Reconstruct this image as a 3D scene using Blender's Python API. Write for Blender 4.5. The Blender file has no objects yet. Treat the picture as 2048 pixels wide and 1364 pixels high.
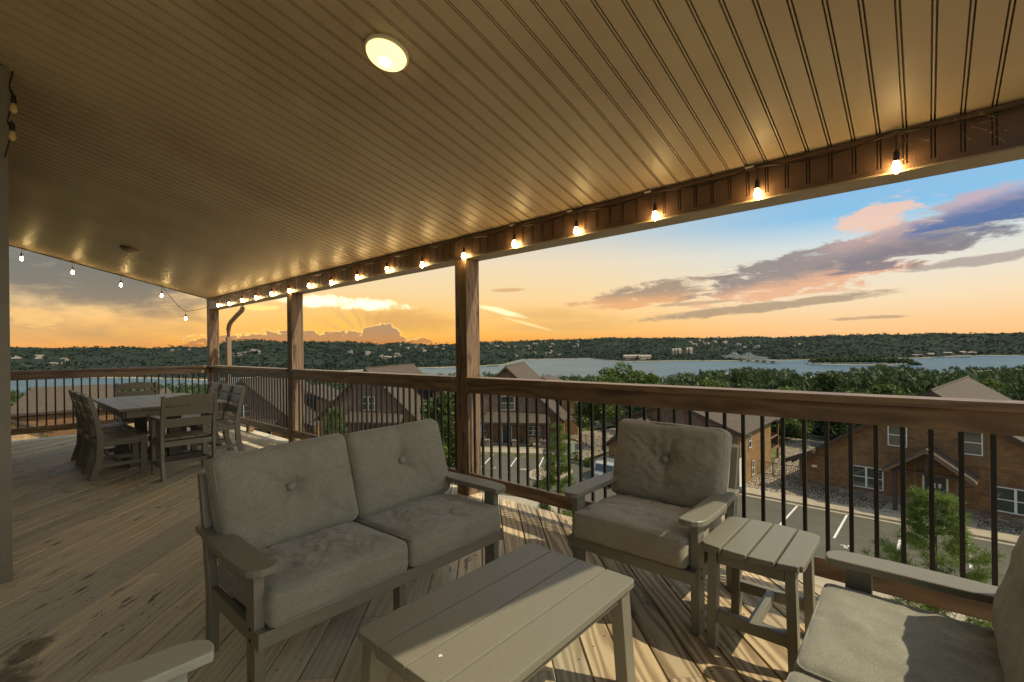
import bpy, bmesh, math, random
import numpy as np
from mathutils import Vector, Matrix, noise as mnoise
random.seed(7); np.random.seed(7)
SC = bpy.context.scene
COL = SC.collection
R = math.radians
EYE = 1.32
TH = 48.6
# ------------------------------------------------------------------ camera
cam = bpy.data.cameras.new('camera'); camo = bpy.data.objects.new('camera', cam); COL.objects.link(camo)
camo.matrix_world = Matrix.Translation((0, 0, EYE)) @ Matrix.Rotation(R(-TH), 4, 'Z') @ Matrix.Rotation(R(90), 4, 'X') @ Matrix.Rotation(-0.0115, 4, 'Z')
cam.sensor_width = 36; cam.lens = 937 / 2048 * 36; cam.shift_y = 15 / 2048
cam.clip_start = 0.05; cam.clip_end = 20000
SC.camera = camo
SC.render.resolution_x = 1024; SC.render.resolution_y = 682
# ------------------------------------------------------------------ colour management
SC.view_settings.view_transform = 'Standard'; SC.view_settings.look = 'None'
SC.view_settings.exposure = 0.9; SC.view_settings.gamma = 1; SC.view_settings.use_curve_mapping = False
cy = SC.cycles
cy.use_denoising = True
try: cy.denoiser = 'OPENIMAGEDENOISE'
except Exception: pass
cy.max_bounces = 7; cy.diffuse_bounces = 4; cy.glossy_bounces = 3; cy.transmission_bounces = 4; cy.transparent_max_bounces = 8
cy.sample_clamp_indirect = 8; cy.caustics_reflective = False; cy.caustics_refractive = False
# ------------------------------------------------------------------ node expression helper
class NT:
    def __init__(s, nt): s.nt = nt
    def node(s, typ, **kw):
        n = s.nt.nodes.new(typ)
        for k, v in kw.items(): setattr(n, k, v)
        return n
    def link(s, a, b): s.nt.links.new(a, b)
    def put(s, sock, v):
        if isinstance(v, EX): s.link(v.s, sock)
        elif isinstance(v, (int, float)):
            try: sock.default_value = v
            except TypeError: sock.default_value = (v, v, v)
        elif isinstance(v, bpy.types.NodeSocket): s.link(v, sock)
        else:
            v = tuple(v)
            if sock.type == 'RGBA' and len(v) == 3: v = v + (1,)
            sock.default_value = v
    def m(s, op, a, b=None, c=None, clamp=False):
        n = s.node('ShaderNodeMath', operation=op, use_clamp=clamp)
        s.put(n.inputs[0], a)
        if b is not None: s.put(n.inputs[1], b)
        if c is not None: s.put(n.inputs[2], c)
        return EX(s, n.outputs[0])
    def mix(s, f, a, b, mode='MIX'):
        n = s.node('ShaderNodeMix', data_type='RGBA', blend_type=mode)
        s.put(n.inputs[0], f); s.put(n.inputs[6], a); s.put(n.inputs[7], b)
        return EX(s, n.outputs[2])
    def noise(s, vec, scale, detail=3, rough=.5, dist=0, dim='3D'):
        n = s.node('ShaderNodeTexNoise', noise_dimensions=dim)
        if vec is not None: s.put(n.inputs['Vector'], vec)
        s.put(n.inputs['Scale'], scale); n.inputs['Detail'].default_value = detail
        n.inputs['Roughness'].default_value = rough; n.inputs['Distortion'].default_value = dist
        return EX(s, n.outputs[0])
    def voro(s, vec, scale, feature='F1', out='Distance', rand=1):
        n = s.node('ShaderNodeTexVoronoi', feature=feature)
        s.put(n.inputs['Vector'], vec); n.inputs['Scale'].default_value = scale; n.inputs['Randomness'].default_value = rand
        return EX(s, n.outputs[out])
    def ramp(s, f, stops, interp='LINEAR'):
        n = s.node('ShaderNodeValToRGB'); cr = n.color_ramp; cr.interpolation = interp
        while len(cr.elements) > 1: cr.elements.remove(cr.elements[-1])
        cr.elements[0].position = stops[0][0]; cr.elements[0].color = tuple(stops[0][1]) + (1,)
        for p, c in stops[1:]:
            e = cr.elements.new(p); e.color = tuple(c) + (1,)
        s.put(n.inputs[0], f); return EX(s, n.outputs[0])
    def ss(s, x, a, b):
        n = s.node('ShaderNodeMapRange', interpolation_type='SMOOTHSTEP')
        s.put(n.inputs[0], x); n.inputs[1].default_value = a; n.inputs[2].default_value = b
        return EX(s, n.outputs[0])
    def xyz(s, x, y, z=0):
        n = s.node('ShaderNodeCombineXYZ'); s.put(n.inputs[0], x); s.put(n.inputs[1], y); s.put(n.inputs[2], z)
        return EX(s, n.outputs[0])
    def sep(s, v):
        n = s.node('ShaderNodeSeparateXYZ'); s.put(n.inputs[0], v)
        return [EX(s, o) for o in n.outputs]
    def vm(s, op, a, b):
        n = s.node('ShaderNodeVectorMath', operation=op); s.put(n.inputs[0], a); s.put(n.inputs[1], b)
        return EX(s, n.outputs[0])
class EX:
    def __init__(s, t, sock): s.t = t; s.s = sock
    def __add__(s, o): return s.t.m('ADD', s, o)
    __radd__ = __add__
    def __sub__(s, o): return s.t.m('SUBTRACT', s, o)
    def __rsub__(s, o): return s.t.m('SUBTRACT', o, s)
    def __mul__(s, o): return s.t.m('MULTIPLY', s, o)
    __rmul__ = __mul__
    def __truediv__(s, o): return s.t.m('DIVIDE', s, o)
# ------------------------------------------------------------------ sky
SUN_EL, SUN_AZ = 51.5, 160.0          # azimuth clockwise from +Y: the sun stands behind the camera, to the right
w = bpy.data.worlds.new('World'); SC.world = w; w.use_nodes = True
wn = w.node_tree; wn.nodes.clear(); T = NT(wn)
gen = T.node('ShaderNodeTexCoord').outputs['Generated']
nrm = T.node('ShaderNodeVectorMath', operation='NORMALIZE'); T.link(gen, nrm.inputs[0])
dx, dy, dz = T.sep(nrm.outputs[0])
az = T.m('ARCTAN2', dx, dy) * 57.29578
el = T.m('ARCSINE', dz) * 57.29578
# gradient from the horizon up, warmer towards the low evening glow
warm = T.m('POWER', T.m('MULTIPLY', T.m('ADD', T.m('COSINE', (az - 32.0) * 0.0174533), 1.0), 0.5), 2.2)
els = T.m('MULTIPLY', el, 1 / 60.0)
g_cool = T.ramp(els, [(0, (.93, .47, .17)), (.035, (.93, .56, .25)), (.075, (.90, .68, .42)), (.12, (.80, .72, .57)), (.17, (.62, .69, .68)), (.215, (.23, .50, .74)), (.28, (.26, .46, .68)), (.45, (.34, .47, .62)), (1, (.38, .50, .64))])
g_warm = T.ramp(els, [(0, (.80, .26, .03)), (.03, (.96, .46, .075)), (.07, (.97, .58, .18)), (.115, (.92, .65, .31)), (.17, (.85, .68, .44)), (.26, (.50, .58, .60)), (.4, (.40, .48, .58)), (1, (.38, .50, .64))])
sky = T.mix(T.ss(warm, .62, .97), g_cool, g_warm)
nv = T.xyz(az * 0.16, el * 0.42, 0)
n1 = T.noise(nv, 1.0, 5, .58, .25)
n2 = T.noise(T.xyz(az * 0.22 + 7.0, el * .85 + 3.0, 2.0), 1.0, 7, .68, .5)
n4 = T.noise(T.xyz(az * 0.42 + 1.0, el * .62 + 9.0, 4.0), 1.0, 7, .66, .3)
n3 = T.noise(T.xyz(az * 0.05 + 2.0, el * 0.5, 5.0), 1.0, 4, .6, .4)
n5 = T.noise(T.xyz(az * 0.62 + 3.0, el * 1.5 + 1.0, 7.0), 1.0, 6, .62, .2)
def blob(a0, e0, sa, se, tilt=0.0, k=1.6, soft=.55, nn=None, n=None):
    a = az - a0; e = el - e0 - a * tilt
    q = T.m('POWER', a * (1 / sa), 2) + T.m('POWER', T.m('ABSOLUTE', e) * (1 / se), 2)
    nn = n1 if nn is None else nn
    return T.ss((1.0 - q) + (nn - .5) * (k * 4.2), 0.0, soft * 1.7)
def addc(mask, colr, amt=1.0):
    global sky
    sky = T.mix(mask * amt, sky, colr)
glow = T.m('POWER', 2.718, T.m('POWER', (az - 30) * (1 / 12.0), 2) * -1 - T.m('POWER', (el - 2.6) * (1 / 2.6), 2))
sky = T.mix(glow * .75, sky, (1.0, .50, .04))
addc(blob(55, 3.2, 10.5, 2.3, 0, .8, .9, n3), (.74, .42, .12), .75)
addc(blob(36, 3.4, 9, 1.7, -.03, .6, .7, n1), (.72, .36, .07), .85)
ray = T.ss(T.m('SINE', T.m('ARCTAN2', az - 31.5, el - .8) * 17.0 + n1 * 3.0), -.2, .9) * T.m('POWER', 2.718, T.m('POWER', (az - 31.5) * (1 / 6.0), 2) * -1 - T.m('POWER', (el - 3.2) * (1 / 1.9), 2))
addc(ray, (.62, .36, .13), .45)
addc(blob(28.5, 5.5, 8.5, .85, -.05, .8, .6, n4), (1.6, 1.4, .85), .95)
addc(blob(20.5, 4.7, 3.0, .35, .02, .7, .5, n4), (1.3, .8, .2), .9)
addc(blob(47.5, 4.5, 3.5, .45, -.25, .4, .6, n2), (1.35, 1.1, .62), .8)
addc(blob(50.5, 3.0, 3.6, .25, -.28, .25, .6, n2), (1.15, .85, .35), .7)
# low cumulus with bright rims
cb = blob(26, .5, 13, 1.75, 0, .55, .09, n5)
cb2 = blob(33.0, 1.5, 2.4, 1.6, 0, .40, .09, n5)
cm = T.m('MAXIMUM', cb, cb2)
rim = cm * (1.0 - cm) * 4.0
addc(cm, T.mix(T.ss(el, .2, 2.6), (.56, .20, .035), (.42, .22, .10)), .92)
addc(rim * T.ss(el, .7, 1.6), (1.5, .95, .25), .75)
# broad grey bank at the left
bk = blob(7, 7.6, 13, 5.4, 0, .5, .5, n1)
addc(bk, T.mix(T.ss(el + n2 * 3.0, 4.0, 9.0), (.28, .175, .095), (.125, .112, .085)), .93)
addc(blob(6, 2.2, 14, 2.2, 0, .6, .9, n1), (.44, .25, .10), .7)
addc(blob(3.2, 3.0, 2.2, .9, 0, 1.2, .3, n2), (.95, .55, .16), .6)
addc(blob(17.5, 5.9, 2.5, .35, -.06, .6, .4, n2), (1.1, .6, .14), .7)
# streaks and banks to the right
addc(blob(65, 6.1, 9.0, 1.5, .11, .95, .35, n2), T.mix(T.ss(el + n2 * 1.2, 5.6, 7.2), (.80, .38, .14), (.33, .215, .14)), .88)
addc(blob(48.2, 7.1, 2.4, .28, .04, .5, .5, n2), (.70, .38, .13), .8)
addc(blob(76, 4.1, 13, .6, .075, .7, .4, n2), (.37, .25, .15), .85)
addc(blob(70, 4.9, 6, .25, .03, .7, .4, n2), (.42, .28, .17), .7)
addc(blob(86, 2.6, 3.5, .22, .02, .8, .4, n2), (.45, .28, .16), .75)
addc(blob(81, 7.5, 12.5, 2.5, .14, 1.0, .35, n2), T.mix(T.ss(el + n2 * 2.2 - (az - 80) * .14, 7.2, 8.8), (.80, .41, .22), (.27, .205, .18)), .93)
addc(blob(90, 9.8, 9.5, 2.5, .2, 1.0, .35, n2), T.mix(T.ss(el + n2 * 2.4 - (az - 90) * .2, 10.2, 12.4), (.20, .17, .19), (.48, .33, .30)), .9)
addc(blob(87, 12.2, 4.0, 1.7, .2, 1.3, .4, n2), (.90, .55, .38), .85)
addc(blob(95.5, 11.6, 7, 1.9, .16, 1.0, .4, n2), T.mix(T.ss(el + n2 * 2.4 - (az - 95) * .16, 12.4, 14.2), (.06, .13, .32), (.52, .40, .46)), .9)
addc(blob(94, 7.2, 6, .5, .07, .8, .4, n2), (.36, .28, .24), .8)
# high broken cloud all round, above the frame as well
addc(T.ss(n1 + (n2 - .5) * .5, .60, .78) * T.ss(el, 15, 24), (.60, .55, .53), .6)
day = T.ss(T.m('COSINE', (az - SUN_AZ) * 0.0174533), .50, .95)
sky = T.mix(day * .85, sky, T.mix(T.ss(el, 0, 60), (1.75, 1.62, 1.38), (1.15, 1.3, 1.45)))
# below the horizon
sky = T.mix(T.ss(el, 0, -2), sky, (.10, .10, .08))
bg = T.node('ShaderNodeBackground'); T.put(bg.inputs[0], sky); bg.inputs[1].default_value = .545
nish = T.node('ShaderNodeTexSky', sky_type='NISHITA'); nish.sun_disc = False
nish.sun_elevation = R(SUN_EL); nish.sun_rotation = R(SUN_AZ)
bg2 = T.node('ShaderNodeBackground'); T.link(nish.outputs[0], bg2.inputs[0]); bg2.inputs[1].default_value = 0.006
ad = T.node('ShaderNodeAddShader'); T.link(bg.outputs[0], ad.inputs[0]); T.link(bg2.outputs[0], ad.inputs[1])
T.link(ad.outputs[0], T.node('ShaderNodeOutputWorld').inputs[0])
# ------------------------------------------------------------------ sun
sl = bpy.data.lights.new('sun', 'SUN'); sl.energy = 2.25; sl.angle = R(.5); sl.color = (1, .88, .66)
so = bpy.data.objects.new('sun', sl); COL.objects.link(so)
sd = Vector((math.sin(R(SUN_AZ)) * math.cos(R(SUN_EL)), math.cos(R(SUN_AZ)) * math.cos(R(SUN_EL)), math.sin(R(SUN_EL))))
so.rotation_euler = sd.to_track_quat('Z', 'Y').to_euler(); so.location = (0, -20, 30)
# ------------------------------------------------------------------ materials
def mat(name):
    m = bpy.data.materials.new(name); m.use_nodes = True; nt = m.node_tree; nt.nodes.clear()
    t = NT(nt); b = t.node('ShaderNodeBsdfPrincipled'); o = t.node('ShaderNodeOutputMaterial'); t.link(b.outputs[0], o.inputs[0])
    t.b = b; t.o = o; return m, t
def bump(t, h, strength=.3, dist=.01):
    n = t.node('ShaderNodeBump'); t.put(n.inputs['Height'], h); n.inputs['Strength'].default_value = strength; n.inputs['Distance'].default_value = dist
    t.link(n.outputs[0], t.b.inputs['Normal'])
def coords(t, kind='Object'):
    return EX(t, t.node('ShaderNodeTexCoord').outputs[kind])
def rnd(t): return EX(t, t.node('ShaderNodeObjectInfo').outputs['Random'])
def wood(name, light, dark, knot=(.05, .03, .015), grain=1.0, rough=.65, gray=None, spec=.3, knots=.8, var=.35):
    m, t = mat(name); c = coords(t); r = rnd(t)
    x, y, z = t.sep(c); off = r * 37.0
    v = t.xyz(x * 1.0 + off, y * 11 * grain + off, z * 11 * grain)
    warp = t.noise(t.xyz(x * 1.3 + off, y * 6 + off, z * 6), 1.0, 2)
    g1 = t.noise(v, 3.0, 6, .65, 1.2)
    rings = t.m('SINE', (y * 95 * grain + warp * 26 + z * 60)) * .5 + .5
    g = g1 * .65 + rings * .35
    colr = t.mix(t.ss(g, .25, .78), dark, light)
    colr = t.mix(t.ss(t.noise(t.xyz(x * 1.2 + off, y * 3, z * 3), 1.4, 3), .42, .72) * .35, colr, gray or dark)
    br = 1.0 - var / 2 + r * var
    colr = t.mix(1.0, colr, t.xyz(br, br, br), 'MULTIPLY')
    kv = t.xyz(x * 1.9 + off * 3, y * 5.5 + off, z * 5.5)
    kd = t.voro(kv, 1.0)
    km = t.ss(kd, .115, .05) * knots
    colr = t.mix(km, colr, knot)
    t.put(t.b.inputs['Base Color'], colr); t.b.inputs['Roughness'].default_value = rough
    t.b.inputs['Specular IOR Level'].default_value = spec
    bump(t, g, .25, .004); return m
def plain(name, c, rough=.6, metal=0, spec=.4, nz=0, ns=40, bs=.15, c2=None, emit=None, es=1):
    m, t = mat(name)
    if nz or c2:
        n = t.noise(coords(t), ns, 4, .6)
        t.put(t.b.inputs['Base Color'], t.mix(t.ss(n, .3, .7), c, c2 or tuple(v * (1 - nz) for v in c)))
        bump(t, n, bs, .003)
    else: t.put(t.b.inputs['Base Color'], c)
    t.b.inputs['Roughness'].default_value = rough; t.b.inputs['Metallic'].default_value = metal
    t.b.inputs['Specular IOR Level'].default_value = spec
    if emit: t.put(t.b.inputs['Emission Color'], emit); t.b.inputs['Emission Strength'].default_value = es
    return m
M = {}
# weathered pine decking: own recipe with mould stains
def deckwood():
    m, t = mat('weathered_pine'); c = coords(t); r = rnd(t); x, y, z = t.sep(c); off = r * 53.0
    W = EX(t, t.node('ShaderNodeNewGeometry').outputs['Position'])
    wx, wy, wz = t.sep(W)
    warp = t.noise(t.xyz(x * .9 + off, y * 7 + off, 0), 1.0, 2, .5)
    rings = t.m('SINE', y * 150 + warp * 30 + off) * .5 + .5
    fine = t.noise(t.xyz(x * 2.2 + off, y * 210, z * 90), 1.0, 4, .75, .3)
    streak = t.noise(t.xyz(x * 1.0 + off, y * 26 + off, 0), 1.0, 4, .6, .6)
    g = rings * .22 + fine * .46 + streak * .32
    colr = t.mix(t.ss(g, .25, .75), (.49, .425, .275), (.72, .635, .435))
    near_brown = t.ss(wx - wy * .75 + t.noise(W, .7, 3) * .8, .6, 1.7)  # mask: boards turn browner towards the near right of the deck
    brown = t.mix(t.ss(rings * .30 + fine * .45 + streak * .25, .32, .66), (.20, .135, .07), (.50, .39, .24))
    colr = t.mix(near_brown * .85, colr, brown)
    hue = t.mix(r, (.90, .93, .95), (1.08, 1.0, .88))
    colr = t.mix(1.0, colr, hue, 'MULTIPLY')
    br = .80 + r * .32; colr = t.mix(1.0, colr, t.xyz(br, br, br), 'MULTIPLY')
    # grey weathering towards the open far end
    gw = t.ss(t.noise(W, .45, 3), .38, .66) * .45
    colr = t.mix(gw * (1.0 - near_brown), colr, (.50, .46, .36))
    # small dark mildew flecks, drawn out along the board
    st = t.noise(t.xyz(x * 5 + off, y * 17 + off, 0), 1.0, 4, .65, .5)
    patch = t.ss(t.noise(W, .9, 3), .40, .55) * (1.0 - near_brown)
    colr = t.mix(t.ss(st, .57, .64) * patch * .8, colr, (.085, .066, .045))
    # two big old stains by the house wall
    for (sx, sy, sr) in ((.02, 2.75, .17), (.14, 3.02, .10), (-.18, 2.55, .2)):
        d = t.m('SQRT', t.m('POWER', (wx - sx) + (wy - sy) * .2, 2) + t.m('POWER', ((wy - sy) - (wx - sx)) * .8, 2)) + (t.noise(W, 9, 4, .7) - .5) * .22
        colr = t.mix(t.ss(d, sr, sr * .55) * .75, colr, (.055, .045, .032))
    kd = t.voro(t.xyz(x * 2.0 + off * 3, y * 7.0 + off, 0), 1.0)
    colr = t.mix(t.ss(kd, .10, .055) * .85, colr, (.06, .038, .02))
    colr = t.mix(t.ss(kd, .16, .11) * t.ss(kd, .075, .11) * .4, colr, (.20, .13, .07))
    t.put(t.b.inputs['Base Color'], colr); t.b.inputs['Roughness'].default_value = .6; t.b.inputs['Specular IOR Level'].default_value = .35
    bump(t, g, .7, .004); return m
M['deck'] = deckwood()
M['cedar'] = wood('rough_cedar', (.30, .175, .085), (.13, .07, .035), grain=.8, gray=(.20, .14, .09))
M['cedar_l'] = wood('rail_cedar', (.25, .155, .078), (.115, .068, .034), grain=.9, rough=.42, gray=(.19, .13, .08), knots=1, spec=.5)
def post_mat():
    m, t = mat('post_timber'); c = coords(t); r = rnd(t); x, y, z = t.sep(c); off = r * 19
    v = t.xyz(x * 14 + off, y * 14, z * 1.1 + off)
    g = t.noise(v, 2.2, 6, .65, 1.5)
    col = t.mix(t.ss(g, .3, .7), (.095, .056, .031), (.235, .148, .083))
    col = t.mix(t.ss(t.noise(t.xyz(x * 3, y * 3, z * .7 + off), 1.5, 3), .5, .7) * .5, col, (.27, .205, .13))
    chk = t.m('ABSOLUTE', t.noise(t.xyz(x * 9 + off, y * 9, z * .8), 1.0, 3, .5) - .5)
    col = t.mix(t.ss(chk, .012, .004) * .9, col, (.025, .016, .01))
    kd = t.voro(t.xyz(x * 6 + off, y * 6, z * 1.8 + off), 1.0)
    col = t.mix(t.ss(kd, .2, .1) * .8, col, (.04, .022, .012))
    t.put(t.b.inputs['Base Color'], col); t.b.inputs['Roughness'].default_value = .7
    bump(t, g + t.ss(chk, .02, .0) * -1.2, .45, .006); return m
M['post'] = post_mat()
def soffit_mat():
    m, t = mat('bronze_soffit'); c = coords(t); W = EX(t, t.node('ShaderNodeNewGeometry').outputs['Position'])
    n = t.noise(W, 1.1, 3); r = rnd(t)
    col = t.mix(t.ss(n, .35, .7), (.52, .415, .285), (.40, .295, .205))
    col = t.mix(r * .25, col, (.42, .32, .21))
    t.put(t.b.inputs['Base Color'], col); t.b.inputs['Roughness'].default_value = .45; t.b.inputs['Specular IOR Level'].default_value = .5
    bump(t, t.noise(t.xyz(*[a * b for a, b in zip(t.sep(c), (1.5, 9, 9))]), 1.0, 3), .12, .01); return m
M['soffit'] = soffit_mat()
M['clad'] = plain('beam_cladding', (.12, .07, .045), .4, nz=.25, ns=6, spec=.5)
M['trim_tan'] = plain('tan_trim', (.27, .21, .14), .5, nz=.15, ns=8)
M['black'] = plain('black_steel', (.010, .008, .007), .38, spec=.5, nz=.4, ns=60)
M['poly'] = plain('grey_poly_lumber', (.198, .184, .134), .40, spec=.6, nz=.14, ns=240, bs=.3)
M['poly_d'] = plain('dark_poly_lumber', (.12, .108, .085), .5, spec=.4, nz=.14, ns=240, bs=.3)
M['poly_lit'] = plain('lit_poly_lumber', (.40, .38, .28), .45, spec=.5, nz=.12, ns=240, bs=.3)  # same lumber as the grey, with light on one chair put into the colour
M['bolt'] = plain('dark_bolt', (.02, .018, .015), .4, metal=.6)
def fabric(name, a, b):
    m, t = mat(name); c = coords(t); x, y, z = t.sep(c)
    f1 = t.noise(t.xyz(x * 90, y * 520, z * 520), 1.0, 2, .6); f2 = t.noise(t.xyz(x * 520, y * 90, z * 90), 1.0, 2, .6)
    f = f1 * .5 + f2 * .5
    big = t.noise(c, 6, 3, .6)
    col = t.mix(t.ss(f, .38, .62), a, b)
    col = t.mix(t.ss(big, .4, .68) * .22, col, tuple(v * .72 for v in a))
    t.put(t.b.inputs['Base Color'], col); t.b.inputs['Roughness'].default_value = .95; t.b.inputs['Specular IOR Level'].default_value = .12
    t.b.inputs['Sheen Weight'].default_value = .25
    bump(t, f, .35, .0012); return m
M['fabric'] = fabric('heather_fabric', (.19, .182, .136), (.285, .272, .205))
M['fabric_t'] = fabric('taupe_fabric', (.25, .215, .155), (.37, .325, .235))
M['bulb'] = plain('lit_bulb', (1, .8, .5), .3, emit=(1, .66, .25), es=55)
M['bulb_off'] = plain('amber_bulb', (.55, .42, .16), .12, spec=.8)
M['dome_lit'] = plain('lit_diffuser', (.9, .85, .7), .4, emit=(1, .76, .30), es=.95)
M['dome_hot'] = plain('hot_diffuser', (.9, .85, .7), .4, emit=(1, .80, .42), es=60)
M['dome'] = plain('unlit_diffuser', (.42, .36, .26), .4)
M['white_pl'] = plain('ivory_plastic', (.72, .66, .52), .4)
M['asphalt'] = plain('asphalt', (.072, .064, .040), .85, c2=(.092, .082, .054), ns=.8)
M['concrete'] = plain('concrete', (.36, .295, .19), .8, c2=(.29, .24, .155), ns=2.5)
M['paint'] = plain('road_paint', (.72, .68, .58), .6, nz=.25, ns=12)
M['white'] = plain('white_vinyl', (.62, .60, .54), .4)
M['winglass'] = plain('window_glass', (.018, .026, .024), .06, spec=1.0, c2=(.035, .045, .035), ns=1.2, bs=0)
M['door'] = plain('dark_door', (.03, .032, .03), .35)
M['dark_trim'] = plain('dark_fascia', (.06, .036, .024), .55, nz=.3, ns=5)
M['house_trim'] = plain('brown_trim', (.16, .10, .06), .6, nz=.2, ns=5)
def siding(name, a, b, pitch=.19, vertical=False, boards=None):
    m, t = mat(name); c = coords(t); x, y, z = t.sep(c)
    if not vertical:
        row = z * (1 / pitch); fr = t.m('FRACT', row); idx = t.m('FLOOR', row)
        g = t.noise(t.xyz(x * .9, y * .9, idx * 3.7), 1.5, 5, .65)
        n2 = t.noise(t.xyz(x * 6, y * 6, z * 40), 1.0, 3)
        col = t.mix(t.ss(g * .7 + n2 * .3, .33, .68), a, b)
        line = t.ss(fr, .12, .0)
    else:
        row = x * (1 / pitch) + .5; fr = t.m('FRACT', row); idx = t.m('FLOOR', row)
        g = t.noise(t.xyz(idx * 3.7, 0, z * .8), 1.5, 5, .65)
        col = t.mix(t.ss(g, .33, .68), a, b); line = t.ss(fr, .06, .0)
    col = t.mix(line * .75, col, tuple(v * .25 for v in a))
    t.put(t.b.inputs['Base Color'], col); t.b.inputs['Roughness'].default_value = .7
    bump(t, fr, .3, .03); return m
M['siding'] = siding('log_siding', (.105, .053, .018), (.25, .13, .046))
M['siding_y'] = siding('honey_siding', (.19, .105, .035), (.32, .19, .07))
M['bb'] = siding('board_siding', (.10, .06, .034), (.19, .115, .066), .32, True)
M['bb_y'] = siding('honey_boards', (.30, .19, .09), (.42, .28, .14), .32, True)
M['batten'] = plain('batten', (.22, .15, .09), .7, nz=.2, ns=4)
def shingle():
    m, t = mat('brown_shingles'); c = coords(t); x, y, z = t.sep(c)
    br = t.node('ShaderNodeTexBrick'); t.put(br.inputs['Vector'], t.xyz(x, y, 0)); br.inputs['Scale'].default_value = 1
    br.inputs['Brick Width'].default_value = .33; br.inputs['Row Height'].default_value = .15; br.inputs['Mortar Size'].default_value = .008
    br.inputs['Color1'].default_value = (.062, .043, .025, 1); br.inputs['Color2'].default_value = (.088, .062, .037, 1); br.inputs['Mortar'].default_value = (.05, .034, .022, 1)
    n = t.noise(c, 1.3, 4, .6)
    col = t.mix(t.ss(n, .35, .7) * .45, EX(t, br.outputs[0]), (.055, .038, .022))
    t.put(t.b.inputs['Base Color'], col); t.b.inputs['Roughness'].default_value = .9
    bump(t, EX(t, br.outputs[1]) * -1.0, .3, .02); return m
M['shingle'] = shingle()
def stone():
    m, t = mat('stacked_stone'); c = coords(t); x, y, z = t.sep(c)
    v = t.xyz(x * 2.6, y * 2.6, z * 9); d = t.voro(v, 1.0, 'DISTANCE_TO_EDGE')
    cc = EX(t, t.node('ShaderNodeTexVoronoi').outputs['Color']); t.put(cc.s.node.inputs['Vector'], v); cc.s.node.inputs['Scale'].default_value = 1
    r0 = t.sep(cc)[0]
    col = t.ramp(r0, [(0, (.09, .065, .045)), (.35, (.20, .145, .095)), (.65, (.13, .11, .095)), (1, (.30, .22, .14))])
    col = t.mix(t.ss(d, .05, .0), col, (.02, .016, .012))
    t.put(t.b.inputs['Base Color'], col); t.b.inputs['Roughness'].default_value = .85; bump(t, d, .8, .05); return m
M['stone'] = stone()
def gravel():
    m, t = mat('river_gravel'); W = EX(t, t.node('ShaderNodeNewGeometry').outputs['Position'])
    d = t.voro(W, 8.5); cc = EX(t, t.node('ShaderNodeTexVoronoi').outputs['Color']); t.put(cc.s.node.inputs['Vector'], W); cc.s.node.inputs['Scale'].default_value = 8.5
    col = t.ramp(t.sep(cc)[0], [(0, (.18, .12, .06)), (.4, (.42, .31, .17)), (.75, (.55, .44, .27)), (1, (.70, .60, .42))])
    col = t.mix(t.ss(d, .32, .6), col, (.06, .045, .03))
    t.put(t.b.inputs['Base Color'], col); t.b.inputs['Roughness'].default_value = .8; bump(t, d * -1.0, 1, .08); return m
M['gravel'] = gravel()
def leafm(name, a, b, tr=.35):
    m, t = mat(name); W = EX(t, t.node('ShaderNodeNewGeometry').outputs['Position'])
    n = t.noise(W, .8, 3, .6); n2 = t.noise(W, 6.0, 2)
    col = t.mix(t.ss(n * .6 + n2 * .4, .36, .64), a, b)
    t.put(t.b.inputs['Base Color'], col); t.b.inputs['Roughness'].default_value = .6; t.b.inputs['Specular IOR Level'].default_value = .25
    tl = t.node('ShaderNodeBsdfTranslucent'); t.put(tl.inputs[0], col)
    mx = t.node('ShaderNodeMixShader'); mx.inputs[0].default_value = tr
    t.link(t.b.outputs[0], mx.inputs[1]); t.link(tl.outputs[0], mx.inputs[2]); t.link(mx.outputs[0], t.o.inputs[0]); return m
M['leaf'] = leafm('oak_leaves', (.055, .085, .018), (.13, .17, .035))
M['leaf_d'] = leafm('dark_leaves', (.028, .045, .014), (.075, .10, .026))
M['pine'] = leafm('pine_needles', (.07, .11, .02), (.17, .22, .045))
M['bark'] = plain('bark', (.10, .07, .045), .9, nz=.4, ns=18, bs=.6)
M['midforest'] = leafm('canopy_leaves', (.030, .048, .015), (.075, .10, .030), .2)
M['forest'] = leafm('far_forest', (.014, .022, .015), (.028, .040, .024), .1)
def hillm():
    m, t = mat('wooded_terrain'); W = EX(t, t.node('ShaderNodeNewGeometry').outputs['Position'])
    n = t.noise(W, .004, 5, .65); n2 = t.noise(W, .05, 4, .7); n3 = t.noise(W, .012, 4, .6)
    col = t.mix(t.ss(n2 * .6 + n * .4, .36, .62), (.012, .019, .013), (.028, .039, .023))
    col = t.mix(t.ss(n3, .60, .70) * .7, col, (.060, .070, .032))
    wx, wy, wz = t.sep(W); dist = t.m('SQRT', wx * wx + wy * wy)
    near = t.ss(dist, 95, 70)
    gr = t.mix(t.ss(t.noise(W, .5, 4), .4, .6), (.085, .10, .028), (.15, .14, .055))
    col = t.mix(near, col, gr)
    shore = t.ss(wz, -57.6, -58.6)
    col = t.mix(shore, col, (.36, .27, .16))
    t.put(t.b.inputs['Base Color'], col); t.b.inputs['Roughness'].default_value = 1; t.b.inputs['Specular IOR Level'].default_value = .1
    bump(t, n2, 1, 8); return m
M['hill'] = hillm()
def waterm():
    m, t = mat('lake_water'); W = EX(t, t.node('ShaderNodeNewGeometry').outputs['Position'])
    n = t.noise(t.xyz(*[a * b for a, b in zip(t.sep(W), (.004, .004, 0))]), 1.0, 4, .6)
    t.put(t.b.inputs['Base Color'], t.mix(t.ss(n, .35, .65), (.018, .060, .078), (.035, .092, .110)))
    t.b.inputs['Roughness'].default_value = .32; t.b.inputs['Specular IOR Level'].default_value = .12
    bump(t, t.noise(W, .35, 3), .25, .2); return m
M['water'] = waterm()
M['steel_far'] = plain('bridge_steel', (.55, .56, .52), .6)
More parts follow.
